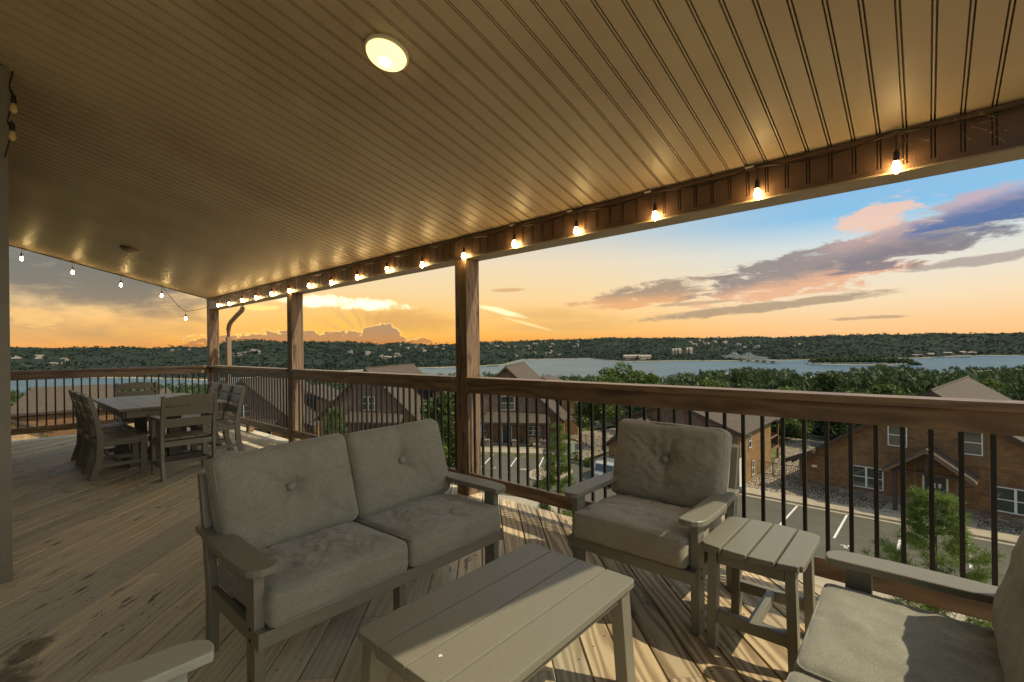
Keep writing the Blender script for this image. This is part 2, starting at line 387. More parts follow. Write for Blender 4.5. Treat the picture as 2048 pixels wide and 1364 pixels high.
M['far_wall'] = plain('far_wall', (.30, .25, .18), .7, nz=.2, ns=.3)
M['far_roof'] = plain('far_roof', (.25, .20, .16), .8)
M['car'] = plain('silver_paint', (.50, .46, .38), .25, metal=.5, spec=.6)
M['carglass'] = plain('car_glass', (.012, .014, .016), .06, spec=1)
M['tail'] = plain('tail_light', (.5, .02, .015), .2)
M['tyre'] = plain('tyre', (.015, .015, .015), .8)
M['red'] = plain('red_plastic', (.5, .03, .02), .3)
M['housewall'] = plain('greige_siding', (.21, .19, .14), .55, nz=.18, ns=5)
M['metal'] = plain('downspout_metal', (.22, .15, .095), .45, spec=.5)
M['green_box'] = plain('green_metal', (.20, .24, .17), .5)
M['web'] = plain('cobweb', (.5, .42, .25), .8)
# ------------------------------------------------------------------ geometry helpers
def tag(o, label=None, cat=None, group=None, kind=None):
    if label: o['label'] = label
    if cat: o['category'] = cat
    if group: o['group'] = group
    if kind: o['kind'] = kind
    return o
def empty(name, loc=(0, 0, 0), rz=0.0, label=None, cat=None, group=None, kind=None):
    o = bpy.data.objects.new(name, None); COL.objects.link(o); o.location = loc; o.rotation_euler = (0, 0, rz); o.empty_display_size = .1
    return tag(o, label, cat, group, kind)
class G:
    """collects geometry for one mesh object"""
    def __init__(s): s.v = []; s.f = []; s.mi = []; s.mats = []
    def _m(s, m):
        if m is None: return 0
        if m not in s.mats: s.mats.append(m)
        return s.mats.index(m)
    def add(s, vs, fs, m=None):
        b = len(s.v); s.v += [tuple(v) for v in vs]; s.f += [tuple(i + b for i in f) for f in fs]; s.mi += [s._m(m)] * len(fs); return s
    def box(s, x0, x1, y0, y1, z0, z1, m=None, mx=None):
        vs = [(x, y, z) for z in (z0, z1) for y in (y0, y1) for x in (x0, x1)]
        if mx is not None: vs = [tuple(mx @ Vector(v)) for v in vs]
        return s.add(vs, [(0, 2, 3, 1), (4, 5, 7, 6), (0, 1, 5, 4), (2, 6, 7, 3), (0, 4, 6, 2), (1, 3, 7, 5)], m)
    def prism(s, poly, axis, a, b, m=None, mx=None):
        """poly in the plane of the two other axes, extruded along axis from a to b"""
        n = len(poly); vs = []
        for h in (a, b):
            for p in poly:
                v = {'x': (h, p[0], p[1]), 'y': (p[0], h, p[1]), 'z': (p[0], p[1], h)}[axis]
                vs.append(tuple(mx @ Vector(v)) if mx is not None else v)
        fs = [tuple(range(n))[::-1], tuple(range(n, 2 * n))] + [(i, (i + 1) % n, n + (i + 1) % n, n + i) for i in range(n)]
        return s.add(vs, fs, m)
    def tube(s, pts, r, n=6, m=None, r2=None):
        pts = [Vector(p) for p in pts]; rings = []
        for i, p in enumerate(pts):
            d = (pts[min(i + 1, len(pts) - 1)] - pts[max(i - 1, 0)]).normalized()
            a = d.orthogonal().normalized() if abs(d.z) > .99 else d.cross(Vector((0, 0, 1))).normalized()
            b = d.cross(a); rr = r if r2 is None else r + (r2 - r) * i / max(1, len(pts) - 1)
            rings.append([p + (a * math.cos(k * 2 * math.pi / n) + b * math.sin(k * 2 * math.pi / n)) * rr for k in range(n)])
        vs = [v for ring in rings for v in ring]; fs = []
        for i in range(len(pts) - 1):
            for k in range(n): fs.append((i * n + k, i * n + (k + 1) % n, (i + 1) * n + (k + 1) % n, (i + 1) * n + k))
        fs += [tuple(range(n))[::-1], tuple((len(pts) - 1) * n + k for k in range(n))]
        return s.add(vs, fs, m)
    def lathe(s, prof, c=(0, 0, 0), n=16, m=None, mx=None):
        vs = []; fs = []
        for (r, z) in prof:
            for k in range(n):
                v = Vector((r * math.cos(2 * math.pi * k / n), r * math.sin(2 * math.pi * k / n), z))
                if mx is not None: v = mx @ v
                vs.append(v + Vector(c))
        for i in range(len(prof) - 1):
            for k in range(n): fs.append((i * n + k, i * n + (k + 1) % n, (i + 1) * n + (k + 1) % n, (i + 1) * n + k))
        fs += [tuple(range(n))[::-1], tuple((len(prof) - 1) * n + k for k in range(n))]
        return s.add(vs, fs, m)
    def obj(s, name, m=None, parent=None, smooth=False, bevel=0, origin=None, rot=None, seg=2):
        me = bpy.data.meshes.new(name); v = s.v
        if origin is not None: v = [(a[0] - origin[0], a[1] - origin[1], a[2] - origin[2]) for a in v]
        me.from_pydata(v, [], s.f)
        ms = s.mats or [m]
        for q in ms: me.materials.append(M[q] if isinstance(q, str) else q)
        if len(ms) > 1: me.polygons.foreach_set('material_index', s.mi)
        if smooth: me.polygons.foreach_set('use_smooth', [True] * len(me.polygons))
        me.update(); bm = bmesh.new(); bm.from_mesh(me); bmesh.ops.recalc_face_normals(bm, faces=bm.faces)
        if bevel:
            es = [e for e in bm.edges if len(e.link_faces) == 2 and e.calc_face_angle(0) > .5]
            bmesh.ops.bevel(bm, geom=es, offset=bevel, segments=seg, affect='EDGES', profile=.6)
            for f in bm.faces: f.smooth = False
        bm.to_mesh(me); bm.free()
        o = bpy.data.objects.new(name, me); COL.objects.link(o)
        if origin is not None: o.location = origin
        if parent is not None: o.parent = parent
        return o
def oneobj(name, g, m, label, cat, group=None, kind=None, **kw):
    return tag(g.obj(name, m, **kw), label, cat, group, kind)
def copy_tree(o, parent=None):
    c = o.copy(); COL.objects.link(c); c.parent = parent
    for ch in list(o.children): copy_tree(ch, c)
    return c
# ================================================================== DECK
XR, XE, YB, YE = 2.887, 3.04, 10.23, 10.44     # inner face of the posts, deck edge, back rail, back edge
deck = empty('deck', kind='structure')
BW, GAP = .139, .0085
def clip(poly, fn):
    out = []
    for i in range(len(poly)):
        a, b = poly[i], poly[(i + 1) % len(poly)]; fa, fb = fn(a), fn(b)
        if fa >= 0: out.append(a)
        if (fa >= 0) != (fb >= 0):
            t = fa / (fa - fb); out.append((a[0] + (b[0] - a[0]) * t, a[1] + (b[1] - a[1]) * t))
    return out
dvec = (math.sqrt(.5), math.sqrt(.5)); nvec = (math.sqrt(.5), -math.sqrt(.5))
k = 0; off = -9.6
while off < 3.6:
    def P(u, v): return (u * dvec[0] + v * nvec[0], u * dvec[1] + v * nvec[1])
    jit = random.uniform(-.001, .001)
    poly = [P(-8, off), P(14, off), P(14, off + BW), P(-8, off + BW)]
    for fn in (lambda p: XE - p[0] + jit * 3, lambda p: p[0] + 3.3, lambda p: p[1] + 1.7, lambda p: YE - p[1]): poly = clip(poly, fn) if poly else poly
    off += BW + GAP
    if not poly or len(poly) < 3: continue
    # butt joint in the long boards
    us = [p[0] * dvec[0] + p[1] * dvec[1] for p in poly]; lo, hi = min(us), max(us)
    cuts = [lo, hi] if hi - lo < 5 else [lo, lo + (hi - lo) * random.uniform(.3, .7), hi]
    for a, b in zip(cuts[:-1], cuts[1:]):
        q = clip(poly, lambda p: p[0] * dvec[0] + p[1] * dvec[1] - a - .0015); q = clip(q, lambda p: b - .0015 - (p[0] * dvec[0] + p[1] * dvec[1])) if q else q
        if not q or len(q) < 3: continue
        cx = sum(p[0] for p in q) / len(q); cyy = sum(p[1] for p in q) / len(q)
        loc = [((p[0] - cx) * dvec[0] + (p[1] - cyy) * dvec[1], (p[0] - cx) * -dvec[1] + (p[1] - cyy) * dvec[0]) for p in q]
        g = G(); g.prism(loc, 'z', -.034, 0)
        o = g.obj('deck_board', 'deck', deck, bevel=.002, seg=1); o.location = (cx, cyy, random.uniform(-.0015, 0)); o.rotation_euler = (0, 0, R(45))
g = G()
for y in np.arange(-1.6, 10.4, .45): g.box(-3.2, 2.98, y, y + .04, -.28, -.037)
o = g.obj('joist', 'cedar', deck); o['kind'] = 'stuff'
g = G(); g.box(2.985, 3.022, -1.7, YE, -.30, -.037); g.obj('rim_board', 'cedar', deck)
g = G(); g.box(-3.3, 3.0, 10.385, 10.42, -.30, -.037); g.obj('rim_board', 'cedar', deck)
# screws near the camera
g = G(); rsx = random.Random(11)
for yj in np.arange(-.7, 3.6, .45):
    o_ = -9.6
    while o_ < 3.6:
        for fr in (.25, .75):
            v_ = o_ + BW * fr; x_ = (yj + .02 + v_ * math.sqrt(.5)) + v_ * math.sqrt(.5)   # where the board's line crosses the joist
            if -.6 < x_ < 2.95:
                xx, yy = x_ + rsx.uniform(-.006, .006), yj + .02 + rsx.uniform(-.01, .01)
                g.lathe([(.0042, .0002), (.004, .0006), (.001, .0006)], (xx, yy, 0), 7)
        o_ += BW + GAP
o = g.obj('screw', 'bolt', deck); o['kind'] = 'stuff'
# ================================================================== POSTS, BEAM, CEILING
K = .24; ZB0, ZB1 = 2.135, 2.335
def ceil_z(x): return ZB1 + K * (XR - x)
posts = [(-0.62, 'porch post out at the near end of the deck'), (3.087, 'rough timber porch post in the middle of the long railing, the largest in view'),
         (6.66, 'rough timber porch post behind the loveseat, second of the row'), (YB, 'corner timber post where the two railings meet beside the downspout')]
for (y, lab) in posts:
    g = G(); g.box(0, .165, 0, .15, -.6, ZB1 + .02)
    if y == -0.62: continue
    o = g.obj('porch_post', 'post', None, bevel=.006); o.location = (XR, y, 0)
    tag(o, lab, 'post', 'timber posts holding the porch roof')
roof = empty('porch_roof', (0, 0, 0), label='bronze panelled sloping porch ceiling and roof above the deck', cat='porch roof')
RX0 = -3.3; RY0 = -.505; RY1 = 10.26
# soffit panels: pitch 0.196 with a double groove
PT = .0981
prof = [(0, 0), (.0005, .030), (.0055, .030), (.006, 0), (.0125, .001), (.013, .030), (.018, .030), (.0185, 0), (PT - .0005, 0)]
ys = RY0
first = None; y = RY0 + .02
base_y = -0.045 + PT * 100
y = base_y - math.floor((base_y - RY0) / PT) * PT
L = (XR - RX0)
def panel_mesh(w=PT, x0=RX0, x1=XR - .002):
    g = G(); top = .05
    pr = [(a, b) for a, b in prof if a <= w] + ([(w, 0)] if w < PT - .002 else []) + [(w - .001 if w >= PT - .002 else w, top), (0, top)]
    vs = []; n = len(pr)
    for x in (x0, x1):
        for a, b in pr: vs.append((x, a, ceil_z(x) + b))
    g.add(vs, [tuple(range(n)), tuple(range(n, 2 * n))[::-1]] + [(i, i + n, (i + 1) % n + n, (i + 1) % n) for i in range(n)])
    return g
pm = None
while y < RY1 - .03:
    wv = min(PT, RY1 - y)
    if pm is None or wv < PT:
        o = panel_mesh(wv).obj('soffit_panel', 'soffit', roof)
        if pm is None: pm = o.data
    else:
        o = bpy.data.objects.new('soffit_panel', pm); COL.objects.link(o); o.parent = roof
    o.location = (0, y, 0); y += PT
# structural roof above, overhanging
g = G()
pr = [(RX0 - .05, ceil_z(RX0 - .05) + .054), (XR + .22, ceil_z(XR + .22) + .075), (XR + .22, ceil_z(XR + .22) + .22), (RX0 - .05, ceil_z(RX0 - .05) + .26)]
g.prism(pr, 'y', RY0, RY1 + .05); g.obj('roof_deck', 'shingle', roof)
# edge trims
for yy in (RY0 - .02, RY1 + .002):
    g = G(); pr = [(RX0, ceil_z(RX0) - .012), (XR + .2, ceil_z(XR + .2) - .012), (XR + .2, ceil_z(XR + .2) + .2), (RX0, ceil_z(RX0) + .2)]
    g.prism(pr, 'y', yy, yy + .018); g.obj('rake_trim', 'clad', roof)
# beam with clad inner face
g = G(); g.box(XR + .03, XR + .17, RY0, YB + .15, ZB0 + .012, ZB1 + .05); g.obj('beam_core', 'clad', roof)
g = G(); g.box(XR + .0, XR + .182, RY0, YB + .15, ZB0, ZB0 + .010); g.obj('beam_soffit', 'trim_tan', roof)
g = G(); g.box(XR + .171, XR + .19, RY0, YB + .15, ZB0 + .012, ZB1 + .06); g.obj('fascia', 'trim_tan', roof)
g = G(); g.box(XR - .001, XR + .012, RY0, YB + .15, ZB0 + .011, ZB0 + .034); g.obj('lower_trim', 'clad', roof)
g = G(); g.box(XR - .012, XR + .012, RY0, YB + .15, ZB1 - .022, ZB1 - .004); g.obj('upper_trim', 'clad', roof)
g = G(); g.prism([(0, 0), (.001, .009), (.005, .009), (.006, 0), (.0125, 0), (.0135, .009), (.0175, .009), (.0185, 0), (PT - .001, 0), (PT - .001, .015), (0, .015)], 'z', ZB0 + .035, ZB1 - .023)
g.v = [(XR + .004 + b, a, c) for a, b, c in g.v]
fm = g.obj('fascia_panel', 'clad', roof); y = base_y - math.floor((base_y - RY0) / PT) * PT; fm.location = (0, y, 0); y += PT
while y < YB:
    o = bpy.data.objects.new('fascia_panel', fm.data); COL.objects.link(o); o.parent = roof; o.location = (0, y, 0); y += PT
# ceiling lamps
tilt = Matrix.Rotation(math.atan(K), 4, 'Y')
for (x, y, lit, lab) in ((1.275, 1.885, True, 'lit round flush ceiling lamp glowing yellow above the loveseat'), (1.32, 7.95, False, 'unlit small round ceiling lamp above the dining table')):
    r = empty('ceiling_lamp', (x, y, ceil_z(x)), label=lab, cat='ceiling lamp'); r.rotation_euler = (0, math.atan(K), 0)
    g = G(); g.lathe([(.098, .004), (.104, 0), (.104, -.012), (.094, -.017), (.08, -.017)], n=40); g.obj('trim_ring', 'white_pl' if lit else 'metal', r, smooth=True)
    g = G(); g.lathe([(.0935 * math.cos(a), -.0175 - .040 * math.sin(a)) for a in np.linspace(0, 1.5, 9)], n=40, m='dome_lit' if lit else 'dome'); g.obj('diffuser', None, r, smooth=True)
    if lit:
        g = G(); g.lathe([(.030 * math.cos(a) + .001, -.0515 - .009 * math.sin(a)) for a in np.linspace(0, 1.5, 6)], n=24, m='dome_hot'); g.obj('hot_spot', None, r, smooth=True)
# ================================================================== RAILINGS
def railing(y0, y1, label, anchor, alongx=False, x0=0, bal=True):
    """local x runs along the rail"""
    r = empty('deck_railing', (XR, y0, 0) if not alongx else (x0, YB, 0), R(90) if not alongx else 0, label, 'railing', 'deck railing sections')
    Lr = y1 - y0
    # local: x along, y = outward negative for the long rail (rotated 90deg: local y -> world -x)
    s = -1 if not alongx else 1
    def bx(a, b, c, d, e, f):
        g = G(); yy = sorted((s * c, s * d)); g.box(a, b, yy[0], yy[1], e, f); return g
    bx(-.006 if alongx else .0, Lr, -.028, .115, 1.027, 1.067).obj('cap_rail', 'cedar_l', r, bevel=.004)
    bx(.0, Lr, .004, .042, .925, 1.025).obj('top_rail', 'cedar_l', r, bevel=.003)
    bx(.0, Lr, .004, .042, .108, .206).obj('bottom_rail', 'cedar_l', r, bevel=.003)
    g = bx(-.0095, .0095, .0435, .0625, .150, .985); me = None
    a = anchor
    while a > .06: a -= .1022
    a += .1022
    while a < Lr - .03:
        if me is None: o = g.obj('baluster', 'black', r, bevel=.0015, seg=1); me = o.data
        else: o = bpy.data.objects.new('baluster', me); COL.objects.link(o); o.parent = r
        o.location = (a, 0, 0); a += .1022
    return r
PW = .15
railing(-1.7, 3.087, 'longest wooden railing section in the foreground behind the armchair and side table', 2.027 + 1.7)
railing(3.087 + PW, 6.66, 'wooden railing section behind the loveseat between two posts', 4.015 - 3.237)
railing(6.66 + PW, YB, 'farthest stretch of the long railing beyond the loveseat, beside the dining chairs', 7.9 - 6.81)
railing(.114, XR, 'wooden railing across the far end of the deck behind the dining table', .977 - .114, True, .114)
# mid span support block
g = G(); g.box(2.895, 2.985, 8.35, 8.44, 0.0, .106)
oneobj('railing_support', g, 'cedar', 'short wood block under the bottom rail of the farthest long railing section', 'support block', bevel=.003)
# ================================================================== HOUSE WALL at the left
hw = empty('house_wall', (0, 0, 0), label='greige corner of the home at the left edge of the photo', cat='house')
g = G(); g.box(-3.3, .085, 4.03, 10.38, -.3, 0); g.prism([(-3.3, 0), (.085, 0), (.085, ceil_z(.085) - .004), (-3.3, ceil_z(-3.3) - .004)], 'y', 4.03, 10.2); g.obj('wall', 'housewall', hw)
g = G(); g.box(.02, .114, 4.0, 4.028, .002, ceil_z(.114) - .006); g.obj('corner_board', 'housewall', hw, bevel=.003)
g = G(); g.box(.087, .114, 4.03, 4.14, .002, ceil_z(.114) - .006); g.obj('corner_board', 'housewall', hw, bevel=.003)
for x in np.arange(-3.2, 0, .3):
    g = G(); g.prism([(x, .002), (x + .05, .002), (x + .05, ceil_z(x + .05) - .006), (x, ceil_z(x + .05) - .006)], 'y', 4.008, 4.029); g.obj('batten', 'housewall', hw, bevel=.003)
g = G(); g.prism([(-1.7, 0), (4.0, 0), (4.0, ceil_z(-3.3) - .01), (-1.7, ceil_z(-3.3) - .01)], 'x', -3.42, -3.3); g.obj('wall', 'housewall', hw)
# ================================================================== STRING LIGHTS
def string_lights(name, bulbs, label, cable, lit=True, sag=.03, drop=None):
    r = empty(name, bulbs[0], label=label, cat='string lights'); o0 = Vector(bulbs[0])
    pts = []
    for i in range(len(cable) - 1):
        a, b = Vector(cable[i]), Vector(cable[i + 1])
        for k in range(8):
            t = k / 8; p = a.lerp(b, t); p.z -= sag * math.sin(math.pi * t) * min(1.5, (b - a).length / .5); pts.append(p - o0)
    pts.append(Vector(cable[-1]) - o0)
    g = G(); g.tube(pts, .0045, 6); g.obj('cable', 'black', r, smooth=True)
    for (bx, by, bz), top in zip(bulbs, drop or [None] * len(bulbs)):
        p = Vector((bx, by, bz)) - o0; tz = (Vector(top) - o0) if top else p + Vector((0, 0, .16))
        g = G(); g.tube([tz, p + Vector((0, 0, .074))], .0022, 5); g.lathe([(.005, .078), (.011, .073), (.0125, .045), (.0115, .026)], p, 12, mx=None)
        g.obj('socket', 'black', r)
        g = G(); rr = [(.010, .028), (.013, .016), (.0165, 0), (.0175, -.008), (.015, -.020), (.009, -.028), (.003, -.031)]
        g.lathe(rr, p, 14); g.obj('bulb', 'bulb' if lit else 'bulb_off', r, smooth=True)
    return r
by = [.094 + .597 * i for i in range(17)]; by[-1] = 9.62
rr_ = random.Random(3)
bl = [(XR - .03, y, 2.165 + rr_.uniform(-.018, .012)) for y in by]
cab = [(XR - .02, -.5, 2.335)]
for y in by: cab.append((XR - .02, y, 2.315 + rr_.uniform(0, .012)))
cab.append((XR - .02, 10.2, 2.30))
string_lights('string_lights', bl, 'lit string lights hung along the long roof beam', cab, drop=[(b[0] + .01, b[1], 2.312) for b in bl])
bl2 = [(.418, 10.14, 2.752), (.975, 10.14, 2.612), (1.57, 10.14, 2.465), (2.132, 10.14, 2.33), (2.487, 10.14, 1.94)]
cab2 = [(.12, 10.16, 2.97)] + [(b[0], 10.16, ceil_z(b[0]) - .012) for b in bl2[:4]] + [(2.40, 10.16, 2.14), (2.50, 10.16, 2.07), (2.88, 10.18, 2.18)]
string_lights('string_lights', bl2, 'lit string lights along the far roof edge over the dining table', cab2, sag=.012, drop=[(b[0], 10.16, ceil_z(b[0]) - .015) for b in bl2[:4]] + [(2.49, 10.16, 2.08)])
cab3 = [(.135, 3.93, 2.95), (.120, 3.93, 2.86), (.135, 3.94, 2.80), (.112, 3.94, 2.66), (.13, 3.94, 2.60), (.10, 3.95, 2.45)]
string_lights('string_lights', [(.137, 3.92, 2.735), (.130, 3.92, 2.575)], 'unlit amber string light bulbs dangling down the house corner', cab3, lit=False, sag=0.0,
              drop=[(.13, 3.93, 2.84), (.127, 3.94, 2.67)])
for i, (y, z) in enumerate(((by[2] + .05, ZB1 - .005), (by[3] + .06, ZB1 - .005), (by[1] + .04, ZB1 - .005), (by[4] + .03, ZB1 - .005))):
    g = G(); g.box(XR - .03, XR - .006, y - .022, y + .022, z - .012, z - .002)
    oneobj('cable_clip', g, 'white_pl', 'small pale clip holding the string light cable at the ceiling edge', 'clip', 'pale clips holding the string lights', bevel=.002)
# downspout at the corner post
ds = empty('downspout', (3.11, 9.9, 0), label='bronze metal downspout curving down beside the corner post', cat='downspout')
pts = [(0, -.72, 2.16), (0, -.74, 2.11), (0, -.70, 2.06), (0, -.40, 1.97), (0, -.14, 1.88), (0, -.04, 1.82), (0, 0, 1.74), (0, 0, 1.55)]
g = G(); g.tube(pts, .040, 10); g.obj('elbow', 'metal', ds, smooth=True)
g = G(); g.box(-.036, .036, -.044, .044, -9, 1.60); g.obj('pipe', 'metal', ds, bevel=.006)
# cobwebs: thin strands with specks
g = G(); rc = random.Random(5)
c0 = Vector((XR - .03, -.12, ZB1 - .05))
for i in range(26):
    a = c0 + Vector((-rc.random() * .10, rc.uniform(-.16, .22), rc.uniform(-.11, .10))); b = a + Vector((rc.uniform(-.03, .03), rc.uniform(-.05, .05), rc.uniform(-.05, .05)))
    g.tube([a, b], .0004, 3)
    g.box(a.x, a.x + .003, a.y, a.y + .003, a.z, a.z + .003)
oneobj('cobweb', g, 'web', 'dusty cobweb caught in the ceiling corner at the right end of the beam', 'cobweb')
# ================================================================== CUSHIONS
FABRIC = ['fabric']; NC = [56]
def cushion(name, w, d, h, crown, parent, seed, button=False, wr=.006, r=.035, n=34, pipe=True, mx=None, slump=0.0, pinch=.0, toplift=0.0):
    """w along x, d along y, h along z; local origin at the centre of its bottom"""
    bm = bmesh.new(); bmesh.ops.create_cube(bm, size=2); bmesh.ops.subdivide_edges(bm, edges=bm.edges[:], cuts=n, use_grid_fill=True)
    hw_, hd, hh = w / 2, d / 2, h / 2; sd_ = Vector((seed * 3.1, seed * 1.7, seed))
    def shape(p):
        q = Vector((p.x * hw_, p.y * hd, p.z * hh)); c = Vector((max(-hw_ + r, min(hw_ - r, q.x)), max(-hd + r, min(hd - r, q.y)), max(-hh + r, min(hh - r, q.z))))
        dv = q - c
        if dv.length > 1e-6: q = c + dv.normalized() * min(r, dv.length if dv.length < r else r)
        u, v = q.x / hw_, q.y / hd
        bul = (1 - u * u) * (1 - v * v)
        q.z += (1 if p.z > 0 else -.35) * abs(p.z) * crown * (max(0, bul) ** .6)
        q.x *= 1 - pinch * (1 - v * v) * (1 - abs(p.z)) * 0 + .012 * mnoise.noise(Vector((0, v * 3, p.z * 2)) + sd_)
        q.y *= 1 + .014 * mnoise.noise(Vector((u * 3, 0, p.z * 2)) + sd_ * 2)
        if p.z > 0:
            n1 = mnoise.noise(Vector((q.x * 5, q.y * 14, 0)) + sd_); n2 = mnoise.noise(Vector((q.x * 13, q.y * 10, 3)) + sd_)
            amt = max(0, bul) ** .4
            rid = 1 - abs(mnoise.noise(Vector((q.x * 9 + n1, q.y * 22 + n2 * 2, 5)) + sd_)) * 2
            n3_ = mnoise.noise(Vector((q.x * 13 + n1 * 1.2 + q.y * 6, q.y * 3.5 + n2 * .5, 8)) + sd_)
            crease = math.exp(-(n3_ / .075) ** 2) * max(0, mnoise.noise(Vector((q.x * 4, q.y * 4, 2)) + sd_) + .25)
            q.z -= wr * 1.3 * amt * crease
            q.z += wr * amt * (n1 * 1.1 + n2 * .8 + (max(0, rid) ** 3) * 1.0)
            if button:
                bx, by_ = .0, .02; dd = math.hypot(q.x - bx, q.y - by_); th = math.atan2(q.y - by_, q.x - bx)
                q.z -= .036 * math.exp(-(dd / .05) ** 2) + .026 * math.exp(-(dd / .17) ** 2)
                fold = max(0, math.sin(th * 2.5 + seed * 1.3 + mnoise.noise(Vector((dd * 6, seed, 0))) * 1.5)) ** 6
                q.z -= .022 * fold * math.exp(-dd / .12) * min(1, dd / .03)
            q.z += toplift * (v * v * v)
        q.y += slump * (1 if p.z > 0 else 0) * 0
        return q
    for v in bm.verts: v.co = shape(v.co)
    for f in bm.faces: f.smooth = True
    me = bpy.data.meshes.new(name); bm.to_mesh(me); bm.free(); me.materials.append(M[FABRIC[0]])
    me.transform(Matrix.Translation((0, 0, hh)))
    o = bpy.data.objects.new(name, me); COL.objects.link(o); o.parent = parent
    if mx is not None: o.matrix_local = mx
    if pipe:
        for zs in ((hh * 2 - r * .27), r * .3):
            pts = []; rc_ = r * 1.1; N = 6
            for (cx, cy_, a0) in ((hw_ - rc_, hd - rc_, 0), (-hw_ + rc_, hd - rc_, 90), (-hw_ + rc_, -hd + rc_, 180), (hw_ - rc_, -hd + rc_, 270)):
                for k in range(N + 1):
                    a = R(a0 + 90 * k / N); pts.append(Vector((cx + (rc_ - r * .27) * math.cos(a), cy_ + (rc_ - r * .27) * math.sin(a), zs)))
            full = []
            for i in range(len(pts)):
                a, b = pts[i], pts[(i + 1) % len(pts)]; ns = max(1, int((b - a).length / .05))
                for k in range(ns):
                    p = a.lerp(b, k / ns)
                    p.x *= 1 + .012 * mnoise.noise(Vector((0, p.y / hd * 3, 1)) + sd_); p.y *= 1 + .014 * mnoise.noise(Vector((p.x / hw_ * 3, 0, 1)) + sd_ * 2); full.append(p)
            full.append(full[0]); g = G(); g.tube(full, .0042, 6); g.obj('piping', FABRIC[0], o, smooth=True)
    if button:
        g = G(); zc = hh * 2 + crown - .040
        g.lathe([(.019, zc - .022), (.021, zc - .008), (.018, zc + .001), (.009, zc + .005), (.001, zc + .006)], (0, .02, 0), 18); g.obj('button', FABRIC[0], o, smooth=True)
    return o
# ================================================================== DEEP SEATING
def arm_poly(s):
    """plan of an arm rest: x outward, y front to back; s=+1 right arm"""
    pts = [(-.052, .0), (-.052, .34), (-.046, .56), (-.038, .68), (.035, .68), (.040, .56), (.056, .36), (.062, .20), (.058, .06), (.050, .025), (.035, .004), (.012, -.010), (-.015, -.012), (-.038, -.006)]
    return [(x * s, y) for x, y in pts][::s]
def deep_seat(name, label, cat, ncush, loc, rz, seed, cw=.61, wm='poly'):
    r = empty(name, loc, rz, label, cat)
    Wc = {1: .65, 2: 1.265}[ncush]
    for s in (-1, 1):
        xc = s * Wc / 2
        g = G(); g.prism([(xc + p[0], p[1] - .06) for p in arm_poly(s)], 'z', .512, .540); g.obj('armrest', wm, r, bevel=.006, seg=3)
        g = G(); g.prism([(xc - .018, -.012), (xc + .020, -.012), (xc + .020, .066), (xc - .018, .066)], 'z', 0, .511); g.obj('leg', wm, r, bevel=.004)
        # back leg and leaning upright in one plank
        g = G(); g.prism([(.500, 0), (.555, 0), (.548, .26), (.590, .50), (.650, .755), (.644, .768), (.616, .768), (.606, .755), (.545, .52), (.485, .26)], 'x', xc - .018, xc + .020); g.obj('back_leg', wm, r, bevel=.004)
        g = G(); g.box(xc - .014, xc + .016, .067, .484, .235, .298); g.obj('side_rail', wm, r, bevel=.003)
        g = G()
        for (yy, zz) in ((.02, .10), (.02, .255), (.02, .295)):
            g.lathe([(.006, 0), (.006, .003), (.001, .004)], (0, 0, 0), 8, mx=Matrix.Translation((xc + s * .0195, yy + .005, zz)) @ Matrix.Rotation(R(90) * s, 4, 'Y'))
        g.obj('bolt', 'bolt', r)
    hw2 = Wc / 2 - .02
    g = G(); g.box(-hw2 - .03, hw2 + .03, -.048, -.008, .242, .300); g.obj('front_rail', wm, r, bevel=.005)
    for s in (-1, 1):
        g = G(); g.box(s * (hw2 + .03) - .008, s * (hw2 + .03) + .008, -.052, -.004, .240, .303); g.obj('rail_cap', wm, r, bevel=.003)
    for zz in (.40, .53, .66):
        yy = .52 + (zz - .42) * .24; g = G(); g.box(-hw2, hw2, yy, yy + .018, zz, zz + .085); g.obj('back_slat', wm, r, bevel=.003)
    for i in range(5):
        y0 = .02 + i * .095; g = G(); g.box(-hw2, hw2, y0, y0 + .075, .262 - i * .006, .280 - i * .006); g.obj('seat_slat', wm, r, bevel=.003)
    if ncush == 2:
        g = G(); g.box(-.018, .018, -.005, .05, 0, .241); g.obj('leg', wm, r, bevel=.004)
        g = G(); g.box(-.018, .018, .47, .52, 0, .241); g.obj('leg', wm, r, bevel=.004)
    w = cw
    for i in range(ncush):
        xc = 0 if ncush == 1 else (-.5 + i) * (w + .012)
        c = cushion('seat_cushion', w, .60, .135, .022, r, seed + i * 1.37, wr=.0095, r=.030, n=NC[0]); c.location = (xc, .222, .296); c.rotation_euler = (R(-2.2), 0, R(rr_.uniform(-1, 1)))
        tl = 15 + rr_.uniform(-1.5, 1.5)
        b = cushion('back_cushion', w + (.03 if ncush == 2 else .045), .465, .130, .038, r, seed + 5 + i * 2.1, button=True, wr=.007, r=.045, n=NC[0])
        # local z of the cushion must point to the front (-y), its y up
        b.matrix_local = Matrix.Translation((xc * 1.03 + rr_.uniform(-.008, .008), .548, .622 + rr_.uniform(-.006, .006))) @ Matrix.Rotation(R(rr_.uniform(-3, 3)), 4, 'Y') @ Matrix.Rotation(R(90 - tl), 4, 'X')
    return r
lv = deep_seat('loveseat', 'grey cushioned two seat outdoor loveseat facing the coffee table, seen whole', 'loveseat', 2, (1.30, 1.85, 0), 0, 1.0)
FABRIC[0] = 'fabric_t'
ac = deep_seat('armchair', 'taupe cushioned outdoor armchair with its back to the railing, beside the small side table', 'armchair', 1, (2.16, 1.125, 0), R(-90), 4.0)
FABRIC[0] = 'fabric'; NC[0] = 30
rs = deep_seat('loveseat', 'grey cushioned loveseat cut off by the lower right corner, half in sun', 'loveseat', 2, (1.47, .215, 0), R(180), 7.0)
la = deep_seat('armchair', 'armchair at the lower left corner of which only a bright armrest shows', 'armchair', 1, (.335, 1.125, 0), R(90), 9.0, wm='poly_lit')
